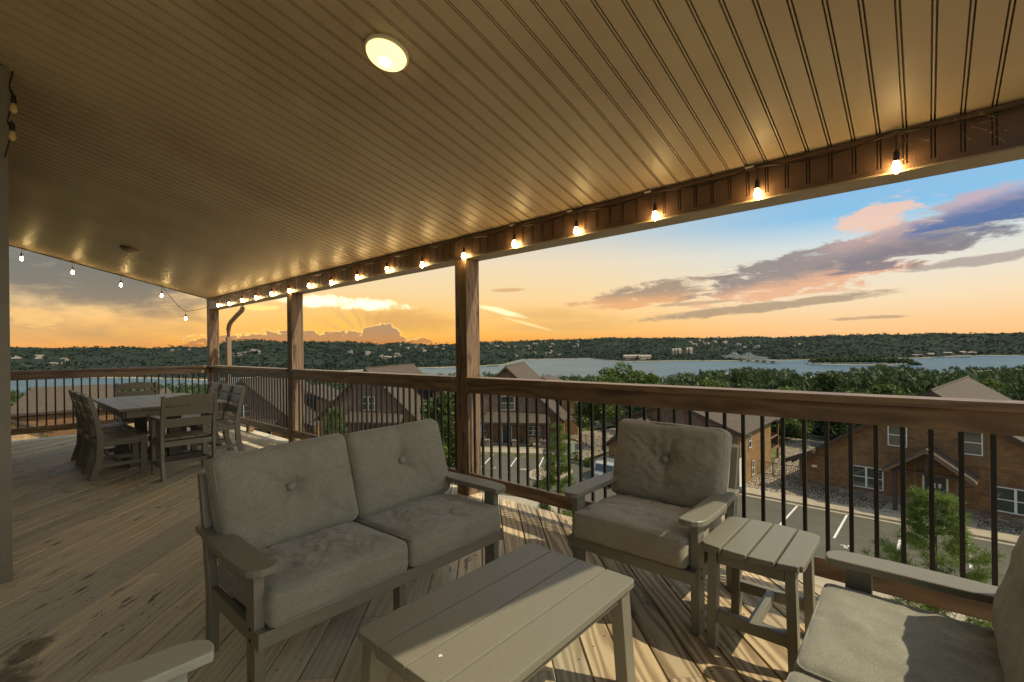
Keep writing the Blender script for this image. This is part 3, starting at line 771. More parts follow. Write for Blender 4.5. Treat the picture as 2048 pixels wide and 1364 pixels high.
# ================================================================== COFFEE TABLE
ct = empty('coffee_table', (1.24, 1.105, 0), label='low grey slatted coffee table between the two loveseats', cat='coffee table')
X0, X1, Y0, Y1 = -.46, .415, -.268, .262
ZT = .432
wb = (Y1 - Y0 - .012) / 4
for i in range(4):
    y0 = Y0 + i * (wb + .004)
    if i in (0, 3):
        s = -1 if i == 0 else 1
        a, b = (y0, y0 + wb); rr = .022
        yo, yi = (a, b) if i == 0 else (b, a); q = 1 if i == 0 else -1
        pl = [(X0, yi), (X0, yo + q * rr), (X0 + rr * .3, yo + q * rr * .3), (X0 + rr, yo), (X1 - rr, yo), (X1 - rr * .3, yo + q * rr * .3), (X1, yo + q * rr), (X1, yi)]
    else: pl = [(X0, y0), (X1, y0), (X1, y0 + wb), (X0, y0 + wb)]
    g = G(); g.prism(pl, 'z', ZT - .026, ZT); g.obj('table_board', 'poly', ct, bevel=.004)
for (a, b, c, d) in ((X0 + .05, X1 - .05, Y0 + .035, Y0 + .06), (X0 + .05, X1 - .05, Y1 - .06, Y1 - .035), (X0 + .03, X0 + .055, Y0 + .06, Y1 - .06), (X1 - .055, X1 - .03, Y0 + .06, Y1 - .06)):
    g = G(); g.box(a, b, c, d, ZT - .075, ZT - .027); g.obj('apron', 'poly', ct, bevel=.002)
for sx in (-1, 1):
    for sy in (-1, 1):
        xx = X0 + .045 if sx < 0 else X1 - .045; yy = Y0 + .05 if sy < 0 else Y1 - .05; g = G(); ex = sx * .028; ey = sy * .012
        vs = [(xx + a + (ex if z == 0 else 0), yy + b + (ey if z == 0 else 0), z) for z in (0, ZT - .028) for a, b in ((-.032, -.026), (.032, -.026), (.032, .026), (-.032, .026))]
        g.add(vs, [(3, 2, 1, 0), (4, 5, 6, 7), (0, 1, 5, 4), (1, 2, 6, 5), (2, 3, 7, 6), (3, 0, 4, 7)]); g.obj('leg', 'poly', ct, bevel=.004)
g = G(); g.box(-.006, .006, -.002, .003, 0, .0015); g.box(-.001, .004, -.005, .006, 0, .0012)
o = oneobj('paint_chip', g, 'white_pl', 'tiny white fleck lying on the coffee table near its left end', 'debris'); o.location = (.873, 1.06, ZT + .0005)
# ================================================================== SIDE TABLE
st = empty('side_table', (2.30, .556, 0), label='small grey side table with four rounded boards beside the armchair', cat='side table')
ZS = .460; HX, HY = .232, .202
edges = [-HY, -.103, 0, .103, HY]
def xlim(y): return HX - .028 * (abs(y) / HY) ** 2 - (.035 if abs(y) > HY - .006 else (.010 if abs(y) > HY - .022 else 0))
for i in range(4):
    a, b = edges[i] + .005, edges[i + 1] - .005
    ysl = list(np.linspace(a, b, 7)); 
    if i in (0, 3): ysl = sorted(set(ysl + ([a + .004, a + .012, a + .02] if i == 0 else [b - .004, b - .012, b - .02])))
    pl = [(-xlim(y), y) for y in ysl][::-1] + [(xlim(y), y) for y in ysl]
    g = G(); g.prism(pl, 'z', ZS - .026, ZS); g.obj('table_board', 'poly', st, bevel=.004)
lx, ly = .172, .148
for sx in (-1, 1):
    for sy in (-1, 1):
        g = G(); vs = [(sx * lx + a, sy * (ly + (.010 if z == 0 else 0)) + b, z) for z in (0, ZS - .028) for a, b in ((-.026, -.019), (.026, -.019), (.026, .019), (-.026, .019))]
        g.add(vs, [(3, 2, 1, 0), (4, 5, 6, 7), (0, 1, 5, 4), (1, 2, 6, 5), (2, 3, 7, 6), (3, 0, 4, 7)]); g.obj('leg', 'poly', st, bevel=.004)
for sx in (-1, 1):
    g = G(); g.box(sx * lx - .016, sx * lx + .016, -ly + .02, ly - .02, ZS - .085, ZS - .028); g.obj('apron', 'poly', st, bevel=.002)
    g = G(); g.box(sx * lx - .016, sx * lx + .016, -ly + .0, ly - .0, .115, .165); g.obj('stretcher', 'poly', st, bevel=.003)
for sy in (-1, 1):
    g = G(); g.box(-lx + .027, lx - .027, sy * (ly) - .014, sy * (ly) + .014, ZS - .075, ZS - .028); g.obj('apron', 'poly', st, bevel=.002)
g = G(); g.box(-lx + .017, lx - .017, -.017, .017, .12, .162); g.obj('stretcher', 'poly', st, bevel=.003)
# ================================================================== DINING SET
def dining_chair(name, arms, loc, rz, label, w=.43, md='poly'):
    r = empty(name, loc, rz, label, 'dining chair', 'grey slatted dining chairs round the far table')
    hw_ = w / 2
    side = [(.262, 0), (.205, .20), (.195, .42), (.215, .62), (.275, .865), (.262, .872), (.232, .872), (.170, .62), (.135, .42), (.145, .20), (.198, 0)]
    for s in (-1, 1):
        x0 = s * hw_ - .016; g = G(); g.prism([(y, z) for y, z in side], 'x', x0, x0 + .032); g.obj('back_leg', md, r, bevel=.003, seg=1)
        g = G(); g.box(x0, x0 + .032, -.225, -.165, 0, .62 if arms else .40); g.obj('leg', md, r, bevel=.003, seg=1)
        g = G(); g.box(x0 + .003, x0 + .029, -.166, .15, .335, .398); g.obj('side_rail', md, r, bevel=.002, seg=1)
        g = G(); g.box(x0 + .005, x0 + .027, -.166, .17, .115, .155); g.obj('stretcher', md, r, bevel=.002, seg=1)
        if arms:
            g = G(); g.prism([(s * hw_ + a * s, b) for a, b in ((-.03, .20), (-.035, -.20), (-.02, -.255), (.02, -.262), (.045, -.24), (.048, -.05), (.03, .20))][::s], 'z', .621, .645); g.obj('armrest', md, r, bevel=.004, seg=1)
            g = G(); g.prism([(-.225, .43), (-.225, .60), (-.10, .60), (-.16, .55), (-.19, .48)], 'x', s * hw_ + (.017 if s > 0 else -.035), s * hw_ + (.035 if s > 0 else -.017)); g.obj('arm_bracket', md, r, bevel=.002, seg=1)
    def yb(z): return .155 + (.0 if z < .5 else (z - .5) * .27)
    for (z0, z1) in ((.535, .625), (.655, .745)):
        g = G(); yy = (yb(z0), yb(z1)); vs = [(x, y + d, z) for x in (-hw_ + .016, hw_ - .016) for (y, z) in ((yy[0], z0), (yy[1], z1)) for d in (0, .02)]
        g.add(vs, [(0, 1, 3, 2), (4, 6, 7, 5), (0, 4, 5, 1), (2, 3, 7, 6), (0, 2, 6, 4), (1, 5, 7, 3)]); g.obj('back_slat', md, r, bevel=.002, seg=1)
    # arched top slat
    g = G(); N = 8; vs = []
    for i in range(N + 1):
        u = -1 + 2 * i / N; x = u * (hw_ - .016); zt = .852 + .022 * (1 - u * u)
        for (z, d) in ((.775, 0), (.775, .02), (zt, .02), (zt, 0)): vs.append((x, yb(z) + d, z))
    fs = [(0, 1, 2, 3), tuple(4 * N + i for i in (3, 2, 1, 0))]
    for i in range(N):
        for k_ in range(4): fs.append((4 * i + k_, 4 * i + (k_ + 1) % 4, 4 * i + 4 + (k_ + 1) % 4, 4 * i + 4 + k_))
    g.add(vs, fs); g.obj('back_slat', md, r, bevel=.002, seg=1)
    # contoured seat of four slats, each split along its grooves
    for i in range(4):
        y0 = -.235 + i * .098; zz = [.421, .412, .408, .414][i]; z2 = [.412, .408, .412, .420][i]
        for k_ in range(3):
            xa = -hw_ + .002 + k_ * (w - .004) / 3 + .003; xb = -hw_ + .002 + (k_ + 1) * (w - .004) / 3 - .003; g = G()
            vs = [(x, y, z) for x in (xa, xb) for (y, z) in ((y0, zz - .02), (y0, zz), (y0 + .09, z2), (y0 + .09, z2 - .02))]
            g.add(vs, [(0, 1, 2, 3), (7, 6, 5, 4), (0, 4, 5, 1), (1, 5, 6, 2), (2, 6, 7, 3), (3, 7, 4, 0)]); g.obj('seat_slat', md, r, bevel=.003, seg=1)
    g = G(); g.box(-hw_ + .017, hw_ - .017, -.215, -.19, .335, .395); g.obj('front_rail', md, r, bevel=.002, seg=1)
    g = G(); g.box(-hw_ + .017, hw_ - .017, .165, .19, .335, .39); g.obj('back_rail', md, r, bevel=.002, seg=1)
    g = G(); g.box(-hw_ + .006, hw_ - .006, -.01, .015, .11, .15); g.obj('stretcher', md, r, bevel=.002, seg=1)
    return r
ordw = ['nearest', 'middle', 'farthest']
base_l = dining_chair('dining_chair', False, (.99, 6.71, 0), R(90), 'nearest of the three dining chairs on the left side of the table')
for i, y in ((1, 7.20), (2, 7.72)):
    c = copy_tree(base_l); c.location = (.985, y, 0); c['label'] = ordw[i] + ' of the three dining chairs on the left side of the table'
for i, y in enumerate((6.80, 7.33, 7.87)):
    c = copy_tree(base_l); c.location = (1.99 + .02 * i, y, 0); c.rotation_euler = (0, 0, R(-90)); c['label'] = ordw[i] + ' of the three dining chairs on the railing side of the table'
hc = dining_chair('dining_chair', True, (1.465, 6.09, 0), R(180), 'dining armchair at the near head of the table with its back to the camera', w=.47)
g = G(); g.lathe([(.018, 0), (.018, .004), (.001, .005)], (0, 0, 0), 16, mx=Matrix.Translation((-.06, -.012, .132)) @ Matrix.Rotation(R(90), 4, 'X')); g.obj('maker_badge', 'white_pl', hc)
c = copy_tree(hc); c.location = (1.56, 8.72, 0); c.rotation_euler = (0, 0, 0); c['label'] = 'dining armchair at the far head of the table in front of the back railing'
tb = empty('dining_table', (1.475, 7.32, 0), label='long grey slatted dining table in the far corner of the deck', cat='dining table')
TX, TY, TZ = .515, .92, .722
wb = (2 * TX - 4 * .005) / 5
for i in range(5):
    x0 = -TX + i * (wb + .005); g = G(); g.box(x0, x0 + wb, -TY, TY, TZ - .026, TZ); g.obj('table_board', 'poly', tb, bevel=.003, seg=1)
for (a, b, c_, d) in ((-TX + .06, TX - .06, -TY + .06, -TY + .085), (-TX + .06, TX - .06, TY - .085, TY - .06), (-TX + .05, -TX + .075, -TY + .06, TY - .06), (TX - .075, TX - .05, -TY + .06, TY - .06)):
    g = G(); g.box(a, b, c_, d, TZ - .11, TZ - .027); g.obj('apron', 'poly', tb, bevel=.002, seg=1)
for sy in (-1, 1):
    for sx in (-1, 1):
        g = G(); g.box(sx * .09 - .065, sx * .09 + .065, sy * .42 - .02, sy * .42 + .02, .071, TZ - .03); g.obj('pedestal_leg', 'poly_d', tb, bevel=.003, seg=1)
        g = G(); g.box(sx * .05 - .03, sx * .05 + .03, sy * .42 + .022, sy * .42 + .06, .071, TZ - .03); g.obj('pedestal_leg', 'poly_d', tb, bevel=.003, seg=1)
    g = G(); g.box(-.36, .36, sy * .42 - .05, sy * .42 + .07, 0, .07); g.obj('foot', 'poly_d', tb, bevel=.004, seg=1)
g = G(); g.box(-.03, .03, -.36, .36, .16, .23); g.obj('crossbeam', 'poly_d', tb, bevel=.003, seg=1)
# ================================================================== OUTSIDE: terrain, lake, hills
GZ = -9.1
def interp(tab, a): xs, ys = zip(*tab); return np.interp(a, xs, ys)
NEAR = [(-60, 1000), (1.6, 1060), (15, 960), (25, 980), (40, 1050), (47, 1000), (50, 930), (59, 880), (67, 900), (72, 1120), (75.5, 1300), (79, 1180), (82, 1080), (84.5, 1250), (86.8, 1560), (90.2, 1309), (95, 1600), (100, 1700), (140, 1700)]
FAR = [(-60, 1900), (1.6, 1732), (4, 1690), (11, 1406), (15, 1228), (20, 1250), (25, 1330), (29.5, 1480), (35, 1560), (44, 1620), (47.5, 1750), (49, 2200), (50, 2580), (58, 2655), (60, 2250), (62, 2060), (68, 2116), (75.5, 2115), (84, 2379), (90, 2687), (92.5, 3200), (96, 3300), (140, 3300)]
RIDGE = [(1.6, 12), (4.5, 9.8), (7, 11), (11, 8), (15, 8.4), (16.6, 11), (17.6, 17), (20, 20.5), (23, 18.5), (28, 16), (32, 12), (33, 9), (35, 13.5), (38.5, 9), (42, 8.3), (44.7, 12), (47, 13), (53, 16), (59, 16.5), (70, 16.8), (79, 15.5), (88, 18), (92, 20), (97, 19), (140, 19), (-60, 12)]
RIDGE.sort()
RR = [(-60, 4800), (14, 4800), (17, 3300), (44, 3500), (50, 4300), (140, 4800)]
def vnoise(x, y, seed):
    rs = np.random.RandomState(seed); tab = rs.rand(256, 256)
    xi = np.floor(x).astype(int); yi = np.floor(y).astype(int); fx = x - xi; fy = y - yi
    fx = fx * fx * (3 - 2 * fx); fy = fy * fy * (3 - 2 * fy); a = tab[xi % 256, yi % 256]; b = tab[(xi + 1) % 256, yi % 256]; c = tab[xi % 256, (yi + 1) % 256]; d = tab[(xi + 1) % 256, (yi + 1) % 256]
    return (a * (1 - fx) + b * fx) * (1 - fy) + (c * (1 - fx) + d * fx) * fy
def fbm(x, y, seed, o=4):
    s = 0; a = .5
    for i in range(o): s = s + a * vnoise(x * 2 ** i, y * 2 ** i, seed + i); a *= .5
    return s / (1 - .5 ** o)
def smooth(t): t = np.clip(t, 0, 1); return t * t * (3 - 2 * t)
def terrain(X, Y):
    X = np.asarray(X, float); Y = np.asarray(Y, float)
    a = np.degrees(np.arctan2(X, Y)); r = np.hypot(X, Y); sn = interp(NEAR, a); sf = interp(FAR, a); rr = interp(RR, a)
    t = np.clip((r - 64) / (sn - 64), 0, 1); zn = GZ - .06 - 51.2 * t ** .62
    zn = zn + (fbm(X / 60, Y / 60, 3) - .5) * 6 * smooth((r - 90) / 120) * smooth((sn - r) / 120)
    nb = fbm(X / 26, Y / 26, 9, 3)
    rz = EYE + interp(RIDGE, a) / 937 * rr * np.cos(np.radians(np.clip(a - TH, -75, 75))) + (nb - .5) * 16 + (fbm(a / 1.5, a * 0, 21, 3) - .5) * 10
    t2 = np.clip((r - sf) / (rr - sf), 0, 1.6); up = np.where(t2 < 1, .45 * t2 + .55 * smooth(t2) , 1 - .5 * (t2 - 1))
    roll = (fbm(X / 420, Y / 420, 5) - .5) * 75 * smooth(t2 / .3) * smooth((1.02 - t2) / .25) + (fbm(X / 110, Y / 110, 6) - .5) * 26 * smooth(t2 / .15) * smooth((1.05 - t2) / .1)
    zf = -61.5 + 3.8 * smooth(t2 / .01) + (rz + 58) * up + roll
    # second knoll at the far left
    kn = np.exp(-((a - 8.6) / 3.6) ** 2) * np.exp(-((r - 3000) / 520) ** 2); kz = EYE + 9.5 / 937 * 3000 * np.cos(np.radians(a - TH))
    zf = np.maximum(zf, -58 + (kz + 58) * kn ** .8 + (nb - .5) * 7)
    lake = np.full_like(zn, -66)
    z = np.where(r < sn, zn, np.where(r > sf, zf, lake))
    # causeway island carrying the end of the bridge
    d = np.hypot((a - 85.0) / 4.2, (r - 1800) / 60.0); z = np.where((r > sn) & (r < sf) & (d < 1), -59.0 + 2.5 * (1 - d), z)
    return z
azs = np.concatenate([np.arange(-60, -8, 1.5), np.arange(-8, 104, .11), np.arange(104, 141, 1.5)])
rs_ = np.concatenate([np.linspace(16, 90, 16), np.geomspace(96, 900, 60), np.linspace(915, 1700, 60), np.linspace(1720, 5400, 190), np.geomspace(5600, 14000, 8)])
A_, R_ = np.meshgrid(np.radians(azs), rs_, indexing='ij'); TX_, TY_ = R_ * np.sin(A_), R_ * np.cos(A_)
TZ_ = terrain(TX_, TY_)
def gridmesh(name, X, Y, Z, m):
    na, nr = X.shape; me = bpy.data.meshes.new(name); co = np.stack([X, Y, Z], -1).reshape(-1, 3)
    idx = np.arange(na * nr).reshape(na, nr); q = np.stack([idx[:-1, :-1], idx[:-1, 1:], idx[1:, 1:], idx[1:, :-1]], -1).reshape(-1, 4)[:, ::-1]
    me.vertices.add(len(co)); me.vertices.foreach_set('co', co.astype(np.float32).ravel()); me.loops.add(q.size); me.loops.foreach_set('vertex_index', q.ravel().astype(np.int32))
    me.polygons.add(len(q)); me.polygons.foreach_set('loop_start', np.arange(0, q.size, 4, dtype=np.int32)); me.polygons.foreach_set('use_smooth', np.ones(len(q), bool))
    me.update(calc_edges=True); me.validate(); me.materials.append(M[m]); o = bpy.data.objects.new(name, me); COL.objects.link(o); return o
tag(gridmesh('terrain', TX_, TY_, TZ_, 'hill'), kind='structure')
g = G(); g.add([(-9000, -9000, GZ - .07), (40, -9000, GZ - .07), (40, 20, GZ - .07), (-60, 20, GZ - .07)], [(0, 1, 2, 3)]); 
g = G(); N = 40; g.add([(0, 0, GZ - .07)] + [(22 * math.cos(2 * math.pi * i / N), 22 * math.sin(2 * math.pi * i / N), GZ - .07) for i in range(N)], [(0, i + 1, (i + 1) % N + 1) for i in range(N)])
tag(g.obj('ground', 'hill'), kind='structure')
gb = G(); gb.add([(-400, -400, GZ - .09), (45, -400, GZ - .09), (14, -10, GZ - .09), (-400, -10, GZ - .09)], [(0, 1, 2, 3)]); tag(gb.obj('ground', 'hill'), kind='structure')
g = G(); g.add([(-9000, -3000, -60), (9000, -3000, -60), (9000, 9000, -60), (-9000, 9000, -60)], [(0, 1, 2, 3)]); tag(g.obj('water', 'water'), kind='structure')
# ------------------------------------------------------------------ paving
def sheet(name, pts, z, m, kind='structure', h=None):
    g = G()
    if h is None: g.add([(x, y, z) for x, y in pts], [tuple(range(len(pts)))])
    else: g.prism(pts, 'z', z - h, z)
    o = g.obj(name, m); 
    for p in o.data.polygons: pass
    return tag(o, kind=kind)
sheet('parking_lot', [(24, -45), (35.2, -45), (35.45, 6.2), (35.3, 12.5), (36.8, 22.6), (34, 30), (32.0, 34.5), (24, 48), (12, 62), (4, 62), (14, 44), (22, 30), (26, 18), (26.5, 6)], GZ, 'asphalt')
sheet('driveway', [(3.2, -45), (24.2, -45), (26.5, 6), (26, 18), (22, 30), (14, 44), (3.2, 44)], GZ + .004, 'concrete')
# raised walks with kerbs
sheet('sidewalk', [(35.0, -40), (36.6, -40), (36.75, 6.8), (36.9, 10.8), (42.2, 21.6), (42.0, 23.4), (36.6, 22.8), (35.45, 20.5), (35.5, 10), (35.35, 6.2)], GZ + .12, 'concrete', h=.3)
sheet('sidewalk', [(28.3, 41.2), (36.3, 28.2), (38.5, 29.6), (30.4, 42.8)], GZ + .12, 'concrete', h=.3)
sheet('sidewalk', [(17.5, 60.6), (28.3, 41.2), (30.4, 42.8), (19.5, 62)], GZ + .12, 'concrete', h=.3)
sheet('gutter', [(34.72, -40), (35.02, -40), (35.36, 6.2), (35.45, 12), (35.1, 12), (35.05, 6.2)], GZ + .004, 'concrete')
sheet('gravel_bed', [(36.62, -40), (39.4, -40), (41.2, 7.0), (41.4, 11.0), (42.3, 21.4), (36.95, 10.8), (36.77, 6.8)], GZ + .10, 'gravel')
sheet('gravel_bed', [(41.2, 7.0), (60, 4), (60, 12), (46, 10.1), (41.4, 10.1)], GZ + .04, 'gravel')
sheet('gravel_bed', [(36.4, 23.6), (42.4, 23.6), (42.8, 27), (43.5, 30.5), (38.6, 29.6), (36.4, 28.1)], GZ + .10, 'gravel')
sheet('gravel_bed', [(42.5, 23.6), (52, 23), (54, 30), (46, 33), (43.0, 27)], GZ + .03, 'gravel')
sheet('lawn', [(44.2, 31), (47, 33.5), (56, 31), (60, 38), (52, 48), (42, 46), (41.5, 38)], GZ + .02, 'hill')
sheet('path', [(46, 35.5), (56.5, 32), (57.5, 34), (47, 38)], GZ + .035, 'asphalt')
# kerbed planter island
isl = [(31.2 + 2.5 * math.cos(a) * (1 + .1 * math.sin(2 * a)), 23.4 + 1.6 * math.sin(a)) for a in np.linspace(0, 2 * math.pi, 25)[:-1]]
sheet('kerb', isl, GZ + .13, 'concrete', h=.2)
sheet('gravel_bed', [(31.2 + (x - 31.2) * .86, 23.4 + (y - 23.4) * .82) for x, y in isl], GZ + .15, 'gravel')
def stripe(a, b, lab, wd=.11):
    a, b = Vector(a), Vector(b); d = (b - a).normalized(); n = Vector((-d.y, d.x)) * wd / 2
    g = G(); g.add([(*(a + n), GZ + .005), (*(b + n), GZ + .005), (*(b - n), GZ + .005), (*(a - n), GZ + .005)], [(0, 3, 2, 1)])
    return oneobj('parking_line', g, 'paint', lab, 'road marking', 'white parking stall lines')
for i in range(-6, 3): stripe((34.9 + i * .03, 1.03 + 2.64 * i), (30.3 + i * .03, 1.13 + 2.64 * i), 'white stall line before the large right house, number %d from its log house end' % (3 - i))
for i in range(5):
    ax, ay = 33.40 + 1.35 * (i - 1) * .83, 32.07 - 2.62 * (i - 1) * .86; stripe((ax - .1, ay - .1), (ax - 4.2, ay - 2.6), 'white stall line in front of the stone piered gabled house, number %d from the left' % (i + 1))
def number(txt, x, y, rz, label, size=.62):
    cu = bpy.data.curves.new('n', 'FONT'); cu.body = txt; cu.size = size; cu.extrude = 0; to = bpy.data.objects.new('n', cu); COL.objects.link(to)
    dg = bpy.context.evaluated_depsgraph_get(); me = bpy.data.meshes.new_from_object(to.evaluated_get(dg)); bpy.data.objects.remove(to)
    me.materials.append(M['paint']); o = bpy.data.objects.new('stall_number', me); COL.objects.link(o); o.location = (x, y, GZ + .006); o.rotation_euler = (0, 0, rz); return tag(o, label, 'stall number')
number('39', 29.15, 3.25, R(-62), 'white stall number painted on the asphalt nearest the right pine')
number('27', 29.2, 28.6, R(-60), 'white stall number painted in the bay left of the planter island, farther one')
number('28', 30.5, 26.2, R(-60), 'white stall number painted in the bay next to the planter island')
# ------------------------------------------------------------------ houses
def frame_matrix(o, azd):  # local x = along the facade (left to right seen from outside), y = inward
    e = (math.sin(R(azd)), math.cos(R(azd))); return math.atan2(e[1], e[0])
def window(parent, x, z, w_, h_, n=1, y=0, side=None, trim=True, glass='winglass'):
    """window whose outer face stands proud of the wall plane y (or of x if side given)"""
    r = empty('window', (0, 0, 0)); r.parent = parent
    if side is None: r.location = (x, y, z)
    else: r.location = (side, x, z); r.rotation_euler = (0, 0, R(90))
    g = G(); t_ = .09
    if trim:
        g.box(-w_ / 2 - t_, w_ / 2 + t_, -.035, -.004, h_, h_ + t_); g.box(-w_ / 2 - t_, w_ / 2 + t_, -.035, -.004, -t_, 0)
        g.box(-w_ / 2 - t_, -w_ / 2, -.035, -.004, 0, h_); g.box(w_ / 2, w_ / 2 + t_, -.035, -.004, 0, h_); g.obj('trim', 'house_trim', r)
    g = G(); f = .055; wd = w_ / n
    for i in range(n):
        a = -w_ / 2 + i * wd; b = a + wd
        g.box(a, b, -.045, -.006, h_ - f, h_); g.box(a, b, -.045, -.006, 0, f); g.box(a, a + f, -.045, -.006, f, h_ - f); g.box(b - f, b, -.045, -.006, f, h_ - f); g.box(a + f, b - f, -.040, -.006, h_ / 2 - .025, h_ / 2 + .025)
    g.obj('sash', 'white', r)
    for i in range(n):
        a = -w_ / 2 + i * wd + f; b = a + wd - 2 * f
        for (z0, z1) in ((f, h_ / 2 - .026), (h_ / 2 + .026, h_ - f)):
            g = G(); g.box(a + .001, b - .001, -.020, -.008, z0 + .001, z1 - .001); g.obj('pane', glass, r)
    return r
def door(parent, x, z, w_=.95, h_=2.1, y=0, lit=True):
    r = empty('door', (x, y, z)); r.parent = parent
    g = G(); g.box(-w_ / 2 - .1, -w_ / 2, -.05, -.004, 0, h_ + .1); g.box(w_ / 2, w_ / 2 + .1, -.05, -.004, 0, h_ + .1); g.box(-w_ / 2, w_ / 2, -.05, -.004, h_, h_ + .1); g.obj('door_frame', 'white', r)
    g = G(); g.box(-w_ / 2 + .001, w_ / 2 - .001, -.03, -.006, 0, h_ - .001)
    for (a, b) in ((.15, .95),): 
        for s in (-1, 1): g.box(s * w_ * .22 - .14, s * w_ * .22 + .14, -.036, -.031, a, b)
    g.obj('leaf', 'door', r)
    g = G()
    for s in (-1, 0, 1): g.box(s * .22 - .10, s * .22 + .10, -.040, -.031, h_ - .55, h_ - .2)
    g.obj('pane', 'white' if not lit else 'winglass', r)
    g = G(); g.lathe([(.03, 0), (.03, .05), (.01, .055)], (w_ * .38, -.08, .95), 8, mx=Matrix.Rotation(R(90), 4, 'X')); g.obj('handle', 'steel_far', r)
    return r
def slab(parent, pts, th, m='shingle', name='roof_slope', local=True):
    """roof slope: quad a,b (eave) c,d (ridge); local frame on the slope so shingles run true"""
    a, b, c, d = [Vector(p) for p in pts]; x = (b - a).normalized(); n = x.cross(d - a).normalized(); y = n.cross(x)
    if n.z < 0: n = -n; 
    y = n.cross(x); mx = Matrix((x, y, n)).transposed().to_4x4(); mx.translation = a; inv = mx.inverted()
    q = [inv @ p for p in (a, b, c, d)]; g = G(); nn = 4
    vs = [(p.x, p.y, p.z) for p in q] + [(p.x, p.y, p.z - th) for p in q]
    g.add(vs, [(0, 1, 2, 3), (7, 6, 5, 4), (0, 4, 5, 1), (1, 5, 6, 2), (2, 6, 7, 3), (3, 7, 4, 0)]); o = g.obj(name, m, parent); o.matrix_local = mx; return o
def gable_mass(h, x0, x1, d0, d1, ze, zp, xp=None, wallm='siding', ov=.45, ovf=.5, rake=True, th=.16):
    xp = (x0 + x1) / 2 if xp is None else xp
    g = G(); g.prism([(x0, -1.0), (x1, -1.0), (x1, ze), (xp, zp), (x0, ze)], 'y', d0, d1); g.obj('wall', wallm, h)
    kl = (zp - ze) / (xp - x0); kr = (zp - ze) / (x1 - xp); T_ = .14
    slab(h, [(x0 - ov, d0 - ovf, ze - kl * ov + T_), (x0 - ov, d1 + ovf, ze - kl * ov + T_), (xp, d1 + ovf, zp + T_), (xp, d0 - ovf, zp + T_)], th)
    slab(h, [(x1 + ov, d1 + ovf, ze - kr * ov + T_), (x1 + ov, d0 - ovf, ze - kr * ov + T_), (xp, d0 - ovf, zp + T_), (xp, d1 + ovf, zp + T_)], th)
    if rake:
        for s, xx, kk in ((-1, x0 - ov, kl), (1, x1 + ov, kr)):
            g = G(); ze2 = ze - kk * ov; g.prism([(xx, ze2 - .12), (xp, zp - .12), (xp, zp + .10), (xx, ze2 + .10)], 'y', d0 - ovf - .03, d0 - ovf - .004); g.obj('rake_board', 'dark_trim', h)
        g = G(); g.tube([(xp, d0 - ovf, zp + T_ + .02), (xp, d1 + ovf, zp + T_ + .02)], .07, 6); g.obj('ridge_cap', 'shingle', h)
def battens(h, x0, x1, zb, fn, y, m='batten', step=.64):
    g = G(); x = x0
    while x < x1:
        zt = fn(x)
        if zt - zb > .15: g.box(x - .028, x + .028, y - .030, y - .002, zb, zt)
        x += step
    o = g.obj('batten', m, h); o['kind'] = 'stuff'
def stone_piers(h, x, y, z0=0.0, hh=.85):
    g = G(); g.box(x - .32, x + .32, y - .32, y + .32, z0 - 1, hh); g.obj('stone_pier', 'stone', h)
    g = G(); g.box(x - .37, x + .37, y - .37, y + .37, hh + .001, hh + .08); g.obj('pier_cap', 'concrete', h)
